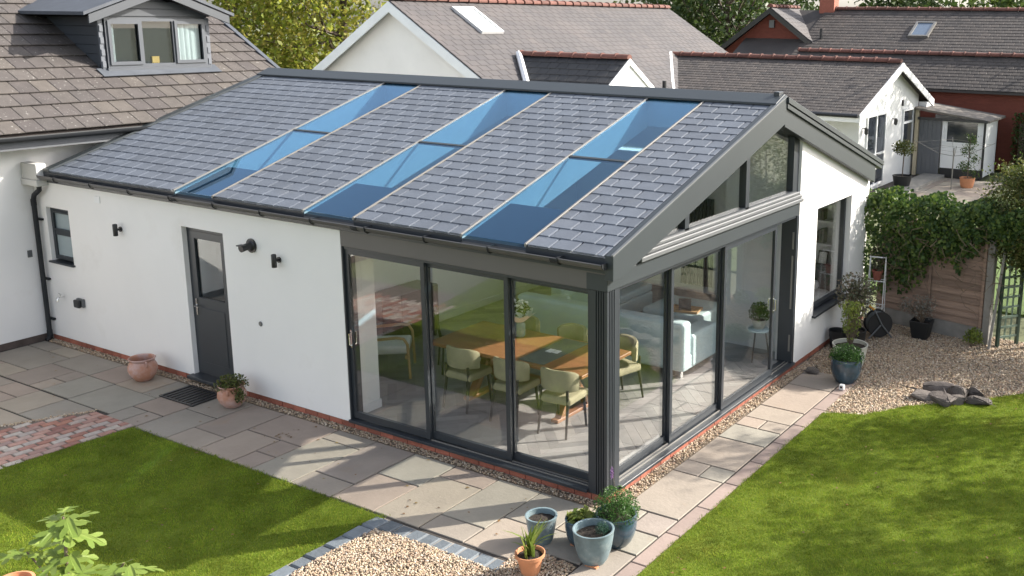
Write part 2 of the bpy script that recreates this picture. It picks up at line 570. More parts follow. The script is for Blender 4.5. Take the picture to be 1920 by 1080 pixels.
def clip_poly(poly, x0, x1, y0, y1):
    def cl(p, f, inter):
        out = []
        for i in range(len(p)):
            a, b = p[i], p[(i + 1) % len(p)]
            if f(a):
                out.append(a)
                if not f(b):
                    out.append(inter(a, b))
            elif f(b):
                out.append(inter(a, b))
        return out

    def ix(X):
        return lambda a, b: (X, a[1] + (b[1] - a[1]) * (X - a[0]) / (b[0] - a[0]))

    def iy(Y):
        return lambda a, b: (a[0] + (b[0] - a[0]) * (Y - a[1]) / (b[1] - a[1]), Y)
    for f, it in ((lambda p: p[0] >= x0, ix(x0)), (lambda p: p[0] <= x1, ix(x1)), (lambda p: p[1] >= y0, iy(y0)), (lambda p: p[1] <= y1, iy(y1))):
        if not poly:
            return poly
        poly = cl(poly, f, it)
    return poly


def wall_mesh(mb, axis, w0, w1, a0, a1, z0, z1, holes):
    """wall slab with rectangular holes; axis 'x': wall plane normal x between w0..w1, runs a0..a1 along y (or swapped)"""
    As = sorted({a0, a1} | {h[0] for h in holes} | {h[1] for h in holes})
    Zs = sorted({z0, z1} | {h[2] for h in holes} | {h[3] for h in holes})
    solid = {}
    for i in range(len(As) - 1):
        for j in range(len(Zs) - 1):
            ca, cz = (As[i] + As[i + 1]) / 2, (Zs[j] + Zs[j + 1]) / 2
            solid[i, j] = not any(h[0] < ca < h[1] and h[2] < cz < h[3] for h in holes)

    def P(w, a, z):
        return (w, a, z) if axis == 'x' else (a, w, z)
    flip = axis == 'y'

    def quad(ps):
        if flip:
            ps = ps[::-1]
        mb.add(ps, [(0, 1, 2, 3)])
    for (i, j), s in solid.items():
        if not s:
            continue
        a, b, c, d = As[i], As[i + 1], Zs[j], Zs[j + 1]
        quad([P(w1, a, c), P(w1, b, c), P(w1, b, d), P(w1, a, d)])
        quad([P(w0, b, c), P(w0, a, c), P(w0, a, d), P(w0, b, d)])
        if not solid.get((i - 1, j)):
            quad([P(w0, a, c), P(w1, a, c), P(w1, a, d), P(w0, a, d)])
        if not solid.get((i + 1, j)):
            quad([P(w1, b, c), P(w0, b, c), P(w0, b, d), P(w1, b, d)])
        if not solid.get((i, j - 1)):
            quad([P(w0, a, c), P(w0, b, c), P(w1, b, c), P(w1, a, c)])
        if not solid.get((i, j + 1)):
            quad([P(w1, a, d), P(w1, b, d), P(w0, b, d), P(w0, a, d)])
    return mb


def frame_mesh(mb, axis, w0, w1, a0, a1, z0, z1, t, tb=None, tt=None):
    """rectangular frame of member width t"""
    tb = t if tb is None else tb
    tt = t if tt is None else tt
    return wall_mesh(mb, axis, w0, w1, a0, a1, z0, z1, [(a0 + t, a1 - t, z0 + tb, z1 - tt)])


def abox(mb, axis, w0, w1, a0, a1, z0, z1):
    if axis == 'x':
        mb.box(w0, w1, a0, a1, z0, z1)
    else:
        mb.box(a0, a1, w0, w1, z0, z1)
    return mb

# ================================================================== the garden-room extension
K = 0.3173
RY, RZ, EY = 4.127, 4.078, -0.063
XL = -10.15


def zt(y):
    return RZ - K * abs(y - RY)


ext = thing('garden_room_extension', 'white rendered extension with dark tiled roof, three glass roof strips and glazed corner', 'house', (-5, 4, 0))

# walls
w = MB()
wall_mesh(w, 'y', 0.0, 0.30, -10.6, -3.87, 0.082, 2.66, [(-10.32, -9.72, 1.31, 2.16), (-6.98, -6.10, 0.10, 2.24)])
part('front_wall', w, M_render, ext, label='plain off-white rendered wall in the shade')
w = MB()
wall_mesh(w, 'x', -0.30, 0.0, 5.03, 8.06, 0.082, 2.42, [(5.73, 7.22, 0.66, 2.33)])
w.prism([(-0.30, 5.03, 2.42), (-0.30, 8.06, 2.42), (-0.30, 8.06, zt(8.06) - 0.31), (-0.30, 5.03, zt(5.03) - 0.31)], (0.30, 0, 0))
part('gable_wall', w, M_render, ext, label='bright white sunlit gable wall beside the glazing')
w = MB()
w.box(-10.6, -0.30, 7.76, 8.06, 0.0, 2.6)
w.prism([(-10.6, 0.30, 0), (-10.6, 7.76, 0), (-10.6, 7.76, zt(7.76) - 0.30), (-10.6, RY, RZ - 0.30), (-10.6, 0.30, zt(0.30) - 0.30)], (0.2, 0, 0))
w.box(-10.6, -0.31, 0.32, 7.75, -0.02, 0.085)
part('shell_wall', w, M_plaster, ext)
w = MB()
w.prism([(-5.95, 0.31, 0.1), (-5.95, 7.74, 0.1), (-5.95, 7.74, zt(7.74) - 0.31), (-5.95, RY, RZ - 0.31), (-5.95, 0.31, zt(0.31) - 0.31)], (0.12, 0, 0))
part('partition_wall', w, M_plaster, ext)
part('partition_wall', MB().box(-1.35, -0.31, 5.36, 5.46, 0.1, 3.3), M_plaster, ext)
part('wall_pier', MB().box(-4.10, -3.88, 0.31, 0.52, 0.1, 2.5), M_plaster, ext)

# brick plinth, one course showing
plinth = MB()
plinth.box(-10.6, -0.008, 0.014, 0.30, -0.05, 0.079)
plinth.box(-0.30, -0.014, 0.30, 8.05, -0.05, 0.079)
plinth = part('plinth', plinth, M_mortar, ext)
b = MB()
b.box(0.005, 0.220, 0, 0.09, 0.0, 0.068)
bm_brick = b.mesh('brick', M_brick)
x = -10.55
while x < -0.2:
    if not (-7.05 < x + 0.1 < -6.05):
        piece('brick', bm_brick, Matrix.Translation((x, 0.0 + random.uniform(0, 0.004), 0.006)), plinth)
    x += 0.225
y = 0.02
while y < 7.9:
    piece('brick', bm_brick, Matrix.Translation((0.0 - random.uniform(0, 0.004), y, 0.006)) @ Matrix.Rotation(math.pi / 2, 4, 'Z'), plinth)
    y += 0.225

# ---- roof
STR = [(XL, -6.97), (-6.15, -4.42), (-3.55, -1.88), (-0.99, 0.02)]
SKY = [(-6.97, -6.15), (-4.42, -3.55), (-1.88, -0.99)]
r = MB()
for a, c in STR:
    if c > 0:
        r.sweepx([(-0.05, zt(-0.05) - 0.035), (RY, RZ - 0.035), (RY, RZ - 0.125), (-0.05, zt(-0.05) - 0.125)], -0.29, c)
        c = -0.29
    r.sweepx([(-0.05, zt(-0.05) - 0.035), (RY, RZ - 0.035), (RY, RZ - 0.40), (0.06, zt(0.06) - 0.40), (0.06, zt(0.06) - 0.13), (-0.05, zt(-0.05) - 0.13)], a, c)
for a, c in SKY:
    r.sweepx([(3.87, zt(3.87) - 0.03), (RY, RZ - 0.03), (RY, RZ - 0.40), (3.87, zt(3.87) - 0.39)], a, c)
r.sweepx([(RY, RZ - 0.0), (8.30, zt(8.30)), (8.30, zt(8.30) - 0.14), (RY, RZ - 0.3)], XL, 0.02)
roof = part('roof', r, M_plaster, ext)
for a, c in STR:
    part('eave_strip', MB().box(a, c, -0.064, -0.051, zt(-0.05) - 0.14, zt(-0.05) - 0.03), M_frame, roof)
r = MB()
r.sweepx([(RY + 0.02, RZ + 0.008), (8.30, zt(8.30) + 0.012), (8.30, zt(8.30) + 0.002), (RY + 0.02, RZ + 0.001)], XL, 0.0)
part('rear_slope', r, M_slate, roof)
SL = math.atan(K)
ROWS = 21
G = (RY - EY) / math.cos(SL) / ROWS
TW = 0.2955
tile_cache = {}


def tile_mesh(wd, ln, th=0.010, lift=0.011, ch=0.004, m=M_slate, gap=0.007):
    key = (round(wd, 3), ln, m.name)
    if key in tile_cache:
        return tile_cache[key]
    x0, x1 = gap / 2, wd - gap / 2
    cx = min(0.012, wd * 0.2)
    q = MB()
    vs = [(x0, 0, lift), (x1, 0, lift), (x1, ln, 0), (x0, ln, 0),
          (x0, 0, lift + th - ch - .003), (x1, 0, lift + th - ch - .003), (x1, ln, th - ch - .003), (x0, ln, th - ch - .003),
          (x0 + cx, ch, lift + th), (x1 - cx, ch, lift + th), (x1 - cx, ln, th), (x0 + cx, ln, th)]
    fs = [(3, 2, 1, 0), (8, 9, 10, 11)]
    for i in range(4):
        j = (i + 1) % 4
        fs += [(i, j, j + 4, i + 4), (i + 4, j + 4, j + 8, i + 8)]
    q.add(vs, fs)
    tile_cache[key] = q.mesh('roof_tile', m)
    return tile_cache[key]


def roof_tiles(parent, x0f, cols, rows, gauge, width, place, m, m_rest, ln, limit=300, name='roof_tile', th=0.010, lift=0.011, gap=0.007, half=0.5):
    """cols: list of (start,end) spans along the eave; place(u, v) -> Matrix for tile at eave coordinate u, slope distance v"""
    T = []
    for j in range(rows):
        for (a, c) in cols:
            u = a - (half * width if j % 2 else 0)
            while u < c - 0.02:
                ua, uc = max(u, a), min(u + width, c)
                if uc - ua > 0.04:
                    T.append((ua, j * gauge, uc - ua))
                u += width
    T = [(place(u, v), wd) for u, v, wd in T]
    T.sort(key=lambda t: (t[0].translation - CAM).length)
    for mt, wd in T[:limit]:
        jit = Matrix.Rotation(random.uniform(-0.006, 0.006), 4, 'Z') @ Matrix.Translation((0, random.uniform(-0.003, 0.003), random.uniform(0, 0.0015)))
        piece(name, tile_mesh(wd, ln, th, lift, 0.004, m, gap), mt @ jit, parent)
    if T[limit:]:
        q = MB()
        for mt, wd in T[limit:]:
            me = tile_mesh(wd, ln, th, lift, 0.004, m, gap)
            q.add([mt @ v.co for v in me.vertices], [tuple(p.vertices) for p in me.polygons])
        part(name + '_rest', q, m_rest, parent, kind='stuff')


RX = Matrix.Rotation(SL, 4, 'X')
roof_tiles(roof, 0, [(-9.98, -6.985), (-6.135, -4.435), (-3.535, -1.895), (-0.975, 0.0)], ROWS, G, TW,
           lambda u, v: Matrix.Translation((u, EY + v * math.cos(SL), zt(EY) - 0.018 + v * math.sin(SL))) @ RX,
           M_slate, M_slate_i, G * 1.32)
# ridge cap, verge strip on the left, channel and capping on the right
r = MB()
r.sweepx([(3.85, zt(3.85) + 0.004), (3.85, zt(3.85) + 0.035), (RY, RZ + 0.055), (4.40, zt(4.40) + 0.035), (4.40, zt(4.40) + 0.004), (RY, RZ + 0.014)], XL, 0.09)
part('ridge_cap', r, M_clad, roof, bevel=0.006)
r = MB()
r.box(-0.045, 0.035, RY - 0.07, RY + 0.07, RZ + 0.02, RZ + 0.082)
part('ridge_end_vent', r, M_frame, roof, bevel=0.005)
r = MB()
r.sweepx([(-0.07, zt(-0.07) - 0.02), (-0.07, zt(-0.07) + 0.022), (3.86, zt(3.86) + 0.022), (3.86, zt(3.86) - 0.02)], XL, -9.985)
part('verge_strip', r, M_clad, roof, bevel=0.006)
r = MB()
r.sweepx([(-0.06, zt(-0.06) - 0.06), (-0.06, zt(-0.06) - 0.03), (RY, RZ - 0.03), (RY, RZ - 0.06)], 0.021, 0.10)
part('verge_channel', r, M_frame, roof)

# rooflight strips
M_blind = mat('grey_eave_panel', (0.05, 0.06, 0.075), 0.6, 0.1)
for a, c in SKY:
    q = MB()
    for xx in (a, c):
        q.sweepx([(-0.075, zt(-0.075) - 0.03), (-0.075, zt(-0.075) + 0.010), (3.90, zt(3.90) + 0.010), (3.90, zt(3.90) - 0.03)], xx - 0.014, xx + 0.014)
    s = part('rooflight', q, M_alu, ext, bevel=0.004, label='long glass roof strip with silver edge bars')
    for y0, y1 in ((-0.06, 1.945), (1.985, 3.88)):
        q = MB()
        q.sweepx([(y0, zt(y0) - 0.012), (y0, zt(y0) - 0.004), (y1, zt(y1) - 0.004), (y1, zt(y1) - 0.012)], a + 0.018, c - 0.018)
        part('pane', q, M_sky_glass, s)
    q = MB()
    q.sweepx([(1.947, zt(1.947) - 0.03), (1.947, zt(1.947) + 0.004), (1.983, zt(1.983) + 0.004), (1.983, zt(1.983) - 0.03)], a + 0.018, c - 0.018)
    part('transom', q, M_clad, s)
    q = MB()
    q.sweepx([(-0.05, zt(-0.05) - 0.06), (0.80, zt(0.80) - 0.06), (0.80, zt(0.80) - 0.36), (0.34, zt(0.34) - 0.36), (0.31, zt(-0.05) - 0.10), (-0.05, zt(-0.05) - 0.10)], a + 0.001, c - 0.001)
    part('eave_panel', q, M_blind, s)

# barge boards
q = MB()
q.prism([(0.02, -0.075, zt(-0.075) + 0.012), (0.02, RY, RZ + 0.02), (0.02, RY, 3.745), (0.02, 0.08, 2.500), (0.02, -0.075, 2.500)], (0.10, 0, 0))
part('barge_board', q, M_clad, ext, bevel=0.004)
q = MB()
q.prism([(0.02, RY, 3.965), (0.02, 8.02, 2.735), (0.02, 8.02, 2.44), (0.02, RY, 3.70)], (0.085, 0, 0))
part('barge_board', q, M_clad, ext, bevel=0.004)
q = MB()
q.prism([(0.02, RY, RZ + 0.02), (0.02, 8.31, zt(8.31) + 0.018), (0.02, 8.31, zt(8.31) - 0.055), (0.02, RY, RZ - 0.058)], (0.13, 0, 0))
q.prism([(0.02, RY, RZ - 0.066), (0.02, 8.27, zt(8.27) - 0.062), (0.02, 8.27, zt(8.27) - 0.125), (0.02, RY, RZ - 0.13)], (0.115, 0, 0))
part('barge_capping', q, M_clad, ext, bevel=0.004)
q = MB()
q.prism([(0.096, -0.078, zt(-0.078) + 0.013), (0.096, RY, RZ + 0.021), (0.096, RY, RZ + 0.036), (0.096, -0.078, zt(-0.078) + 0.028)], (0.027, 0, 0))
part('barge_capping', q, M_trim, ext)
q = MB()
q.prism([(-0.28, 0.02, zt(0.02) - 0.14), (-0.28, RY, RZ - 0.12), (-0.28, 5.02, zt(5.02) - 0.12), (-0.28, 5.02, zt(5.02) - 0.345), (-0.28, RY, RZ - 0.355), (-0.28, 0.02, 2.50)], (0.297, 0, 0))
part('glazing_soffit', q, M_frame, ext)

# gable glazing triangle
q = MB()
for ya, yb in ((1.69, 1.79), (3.295, 3.395), (4.83, 5.02)):
    yt = max(ya, min(yb, RY))
    q.prism([(-0.14, ya, 2.69), (-0.14, yb, 2.69), (-0.14, yb, zt(yb) - 0.36), (-0.14, ya, zt(ya) - 0.36)], (0.10, 0, 0))
q.box(-0.14, -0.04, 0.55, 4.83, 2.69, 2.715)
tri = part('gable_window', q, M_frame, ext, label='dark framed triangular glazing under the gable peak')
for ya, yb in ((0.72, 1.69), (1.79, 3.295), (3.395, 4.83)):
    pts = [(-0.10, ya, 2.715), (-0.10, yb, 2.715), (-0.10, yb, zt(yb) - 0.352)]
    if ya < RY < yb:
        pts.append((-0.10, RY, RZ - 0.352))
    pts.append((-0.10, ya, max(2.716, zt(ya) - 0.352)))
    q = MB()
    q.prism(pts, (0.010, 0, 0))
    part('pane', q, M_glass_gable, tri)
q = MB()
q.box(-0.26, 0.002, 0.0, 5.025, 2.352, 2.53)
part('lintel', q, M_clad, ext, bevel=0.004)
q = MB()
q.box(-0.20, 0.045, 0.60, 5.06, 2.545, 2.600)
q.box(-0.20, 0.022, 0.75, 5.045, 2.604, 2.650)
q.box(-0.20, 0.000, 0.95, 5.03, 2.652, 2.692)
part('lintel_sill', q, M_trim, ext, bevel=0.008)
q = MB()
q.box(-3.865, -0.003, 0.003, 0.26, 2.352, 2.665)
part('lintel', q, M_beam, ext, bevel=0.004)

# fluted corner post (plan outline extruded)
q = MB()
out = [(-0.24, 0.0)]
for gx in (-0.135, -0.105, -0.075, -0.045):
    out += [(gx - 0.007, 0.0), (gx - 0.007, 0.016), (gx + 0.007, 0.016), (gx + 0.007, 0.0)]
out += [(0.0, 0.0)]
for gy in (0.045, 0.075, 0.105, 0.135):
    out += [(0.0, gy - 0.007), (-0.016, gy - 0.007), (-0.016, gy + 0.007), (0.0, gy + 0.007)]
out += [(0.0, 0.24), (-0.20, 0.24), (-0.24, 0.20)]
n = len(out)
vb = [(a, c, 0.082) for a, c in out]
vt = [(a, c, 2.35) for a, c in out]
q.add(vb + vt, [(i, (i + 1) % n, n + (i + 1) % n, n + i) for i in range(n)] + [tuple(range(n - 1, -1, -1)), tuple(range(n, 2 * n))])
part('corner_post', q, M_frame, ext, label='dark grey fluted corner post')


# sliding doors
def slider(axis, spans, sgn, z0, z1, handle_at, M_g):
    for i, (a0, a1, off) in enumerate(spans):
        wa, wb = sorted((sgn * off, sgn * (off + 0.042)))
        q = MB()
        frame_mesh(q, axis, wa, wb, a0, a1, z0, z1, 0.058, 0.085, 0.06)
        p = part('sliding_door', q, M_frame, ext, bevel=0.003)
        q = MB()
        m0, m1 = sorted((sgn * (off + 0.017), sgn * (off + 0.025)))
        abox(q, axis, m0, m1, a0 + 0.058, a1 - 0.058, z0 + 0.085, z1 - 0.06)
        part('pane', q, M_g, p)
        if i == handle_at[0]:
            hx = handle_at[1]
            q = MB()
            for d in (-0.02, 0.06):
                wv = sgn * (off - d if d < 0 else off + d)
            for side in (-1, 1):
                wv = sgn * (off + 0.021 + side * 0.055)
                pts = [(hx, sgn * (off + 0.021), 1.08), (hx, wv, 1.10), (hx, wv, 1.25), (hx, sgn * (off + 0.021), 1.27)]
                if axis == 'x':
                    pts = [(b_, a_, c_) for a_, b_, c_ in pts]
                q.tube(pts, 0.009, 8)
            w0, w1 = sorted((sgn * (off - 0.004), sgn * (off + 0.046)))
            abox(q, axis, w0, w1, hx - 0.014, hx + 0.014, 1.06, 1.29)
            part('door_handle', q, M_chrome, p, smooth=40)


slider('y', [(-3.845, -2.555, 0.035), (-2.60, -1.365, 0.085), (-1.41, -0.215, 0.135)], 1, 0.135, 2.315, (0, -3.81), M_glass)
slider('x', [(0.215, 1.515, 0.135), (1.475, 2.775, 0.085), (2.735, 4.33, 0.035)], -1, 0.135, 2.315, (2, 4.29), M_glass_gable)
q = MB()
q.box(-3.868, -0.241, -0.035, 0.20, 0.083, 0.118)
q.box(-3.868, -3.848, 0.003, 0.20, 0.119, 2.35)
q.box(-3.847, -0.242, 0.02, 0.20, 2.318, 2.35)
part('door_frame', q, M_frame, ext, bevel=0.003)
q = MB()
q.box(-0.20, 0.035, 0.241, 5.028, 0.083, 0.118)
q.box(-0.24, -0.003, 4.955, 5.027, 0.119, 2.35)
q.box(-0.20, -0.02, 0.242, 4.954, 2.318, 2.35)
part('door_frame', q, M_frame, ext, bevel=0.003)
for bx in ((-2.55, -0.245, 0.048, 0.058), (-1.36, -0.245, 0.098, 0.108), (-0.058, -0.048, 0.245, 2.73), (-0.108, -0.098, 0.245, 1.47), (-0.058, -0.048, 4.33, 4.95), (-0.108, -0.098, 4.33, 4.95)):
    part('door_track', MB().box(*bx, 0.119, 0.134), M_alu, ext)
# silvery keeps on the open door jamb
q = MB()
for z0, z1 in ((1.85, 2.1), (0.95, 1.75), (0.3, 0.55)):
    q.box(-0.06, -0.035, 4.940, 4.954, z0, z1)
part('door_keep', q, M_alu, ext)

# timber-effect back door
q = MB()
frame_mesh(q, 'y', 0.07, 0.14, -6.975, -6.105, 0.112, 2.237, 0.055)
d = part('back_door', q, M_frame, ext, bevel=0.003, label='dark grey half glazed back door')
q = MB()
wall_mesh(q, 'y', 0.065, 0.125, -6.918, -6.162, 0.17, 2.18, [(-6.82, -6.26, 1.24, 2.08)])
q.box(-6.80, -6.28, 0.058, 0.064, 0.30, 1.10)
part('door_leaf', q, mat('door_leaf_paint', (0.030, 0.036, 0.043), 0.4, 0.06), d, bevel=0.006)
q = MB()
q.box(-6.82, -6.26, 0.09, 0.098, 1.24, 2.08)
part('pane', q, M_window, d)
q = MB()
q.box(-6.885, -6.855, 0.052, 0.064, 0.98, 1.22)
q.tube([(-6.87, 0.064, 1.12), (-6.87, 0.015, 1.12), (-6.76, 0.01, 1.12)], 0.010, 8)
part('door_handle', q, M_chrome, d, smooth=40)
q = MB()
q.box(-7.02, -6.06, -0.10, 0.20, 0.060, 0.108)
part('door_sill', q, M_frame, ext, bevel=0.005)
# utility window
q = MB()
frame_mesh(q, 'y', 0.06, 0.13, -10.315, -9.725, 1.335, 2.155, 0.06)
q.box(-10.255, -9.785, 0.065, 0.125, 1.72, 1.80)
wi = part('window', q, M_frame, ext, bevel=0.004, label='small dark framed two pane window')
q = MB()
frame_mesh(q, 'y', 0.045, 0.06, -10.262, -9.778, 1.795, 2.10, 0.03)
part('vent_sash', q, M_frame, wi, bevel=0.003)
for z0, z1 in ((1.395, 1.72), (1.80, 2.095)):
    q = MB()
    q.box(-10.255, -9.785, 0.085, 0.095, z0, z1)
    part('pane', q, M_frost, wi)
q = MB()
q.box(-10.35, -9.69, -0.04, 0.16, 1.285, 1.312)
part('sill', q, M_frame, wi, bevel=0.004)
# gable picture window
q = MB()
frame_mesh(q, 'x', -0.17, -0.09, 5.735, 7.215, 0.685, 2.325, 0.055)
wi = part('window', q, M_frame, ext, bevel=0.004, label='tall dark framed picture window in the sunlit gable')
q = MB()
q.box(-0.135, -0.125, 5.79, 7.16, 0.74, 2.27)
part('pane', q, M_glass_gable, wi)
q = MB()
q.box(-0.16, 0.055, 5.69, 7.26, 0.628, 0.662)
part('sill', q, M_frame, wi, bevel=0.004)

# fascia, gutter, brackets, down pipe
q = MB()
q.box(-10.12, 0.015, -0.045, -0.004, 2.56, 2.70)
part('fascia', q, M_frame, ext)
def ring(r0, r1):
    return [(-0.112 + r0 * math.cos(a), 2.672 + r0 * math.sin(a)) for a in np.linspace(math.pi, 2 * math.pi, 11)] + [(-0.112 + r1 * math.cos(a), 2.672 + r1 * math.sin(a)) for a in np.linspace(2 * math.pi, math.pi, 11)]


q = MB()
q.sweepx(ring(0.058, 0.053), XL, 0.04)
q.tube([(XL, -0.168, 2.673), (0.04, -0.168, 2.673)], 0.008, 8)
gut = part('gutter', q, M_gutter2, ext, smooth=35, label='half round gutter along the eaves')
for xx in list(np.arange(-9.7, 0.1, 0.92)):
    q = MB()
    q.box(xx - 0.012, xx + 0.012, -0.168, -0.046, 2.684, 2.690)
    q.tube([(xx, -0.178, 2.690), (xx, -0.180, 2.66), (xx, -0.165, 2.625), (xx, -0.13, 2.606), (xx, -0.09, 2.610), (xx, -0.046, 2.64)], 0.008, 6)
    part('gutter_bracket', q, M_gutter, gut)
for xx in (-6.85, -3.45, -0.55):
    q = MB()
    q.sweepx(ring(0.065, 0.0585), xx - 0.05, xx + 0.05)
    part('gutter_union', q, M_gutter, gut)
q = MB()
q.sweepx([(-0.172, 2.684)] + [(-0.112 + 0.06 * math.cos(a), 2.672 + 0.06 * math.sin(a)) for a in np.linspace(math.pi, 2 * math.pi, 9)] + [(-0.052, 2.684)], 0.041, 0.052)
part('gutter_stop', q, M_gutter, gut)
q = MB()
pth = [(-10.22, -0.112, 2.62), (-10.22, -0.112, 2.50), (-10.24, -0.105, 2.44), (-10.44, -0.085, 2.34), (-10.49, -0.075, 2.27), (-10.50, -0.075, 2.2), (-10.50, -0.075, 0.10), (-10.50, -0.10, 0.03), (-10.50, -0.14, 0.015)]
q.tube(pth, 0.036, 12)
q.tube([(-10.22, -0.112, 2.60), (-10.22, -0.112, 2.52)], 0.044, 12)
for z in (2.22, 0.12):
    q.tube([(-10.50, -0.075, z - 0.05), (-10.50, -0.075, z + 0.05)], 0.041, 12)
dp = part('down_pipe', q, M_gutter, ext, smooth=40)
for z in (1.95, 1.0, 0.35):
    q = MB()
    q.box(-10.55, -10.41, -0.045, -0.004, z - 0.015, z + 0.015)
    part('pipe_clip', q, M_gutter, dp)
q = MB()
q.box(-10.58, -10.17, -0.16, -0.004, 2.60, 2.84)
q.box(-10.60, -10.16, -0.175, 0.0, 2.50, 2.598)
part('box_end', q, mat('cream_upvc', (0.55, 0.54, 0.52), 0.5, 0.05), ext, bevel=0.008)

# floor boards in herringbone
fl = MB()
fl.box(-5.82, -0.21, 0.21, 7.75, 0.086, 0.098)
floor = part('floor', fl, M_plank, ext)
nP, wP = 5, 0.125
pl = []
c45 = math.cos(math.pi / 4)
for i in range(-90, 90):
    for j in range(-90, 90):
        kx = (i - j) % (2 * nP)
        if kx == 0:
            rc = (i * wP, j * wP, nP * wP, wP)
        elif kx == 2 * nP - 1:
            rc = (i * wP, j * wP, wP, nP * wP)
        else:
            continue
        g = 0.0012
        pts = [(rc[0] + g, rc[1] + g), (rc[0] + rc[2] - g, rc[1] + g), (rc[0] + rc[2] - g, rc[1] + rc[3] - g), (rc[0] + g, rc[1] + rc[3] - g)]
        pts = [((a * c45 - b_ * c45) - 3, (a * c45 + b_ * c45) + 4) for a, b_ in pts]
        pts = clip_poly(pts, -5.8, -0.22, 0.22, 7.74)
        if len(pts) >= 3:
            ctr = (sum(p[0] for p in pts) / len(pts), sum(p[1] for p in pts) / len(pts))
            ar = 0.5 * abs(sum(pts[t][0] * pts[(t + 1) % len(pts)][1] - pts[(t + 1) % len(pts)][0] * pts[t][1] for t in range(len(pts))))
            if ar > 0.004:
                pl.append((math.hypot(ctr[0] - CAM.x, ctr[1] - CAM.y), pts))
pl.sort(key=lambda t: t[0])
for _, pts in pl[:300]:
    q = MB()
    q.prism([(a, b_, 0.0985) for a, b_ in pts], (0, 0, 0.006))
    part('plank', q, M_plank, floor)
q = MB()
for _, pts in pl[300:]:
    q.prism([(a, b_, 0.0985) for a, b_ in pts], (0, 0, 0.006))
part('plank_rest', q, M_plank_i, floor, kind='stuff')
FZ = 0.105
q = MB()
for a in ((-5.83, -5.815, 0.32, 7.75), (-5.8, -0.32, 7.74, 7.755), (-4.115, -3.865, 0.225, 0.535)):
    q.box(*a, FZ, FZ + 0.11)
part('skirting', q, M_whitepaint, ext)
# dark vertical slat radiator on the back wall
q = MB()
for k in range(9):
    q.box(-3.42 + k * 0.075, -3.37 + k * 0.075, 7.68, 7.72, 0.25, 1.9)
q.box(-3.42, -2.78, 7.722, 7.735, 0.4, 0.46)
q.box(-3.42, -2.78, 7.722, 7.735, 1.7, 1.76)
part('slatted_radiator', q, M_greyfab, ext)
# wall shelves
q = MB()
for z in (0.95, 1.35, 1.75, 2.15):
    q.box(-1.3, -0.32, 7.53, 7.755, z, z + 0.03)
part('wall_shelf', q, M_whitepaint, ext)

# ================================================================== ground, paving, lawns
q = MB()
q.box(-300, 300, -120, 500, -0.5, -0.06)
struct('ground', q, M_ground)


def slab_mb(pts, z0, z1, ch=0.005):
    """polygon slab with chamfered top"""
    n = len(pts)
    cx = sum(p[0] for p in pts) / n
    cy = sum(p[1] for p in pts) / n
    ins = []
    for (a, b_) in pts:
        dx, dy = cx - a, cy - b_
        l = math.hypot(dx, dy) or 1
        ins.append((a + dx / l * ch * 1.4, b_ + dy / l * ch * 1.4))
    q = MB()
    vs = [(a, b_, z0) for a, b_ in pts] + [(a, b_, z1 - ch) for a, b_ in pts] + [(a, b_, z1) for a, b_ in ins]
    fs = [tuple(range(n - 1, -1, -1)), tuple(range(2 * n, 3 * n))]
    for i in range(n):
        j = (i + 1) % n
        fs += [(i, j, n + j, n + i), (n + i, n + j, 2 * n + j, 2 * n + i)]
    return q.add(vs, fs)


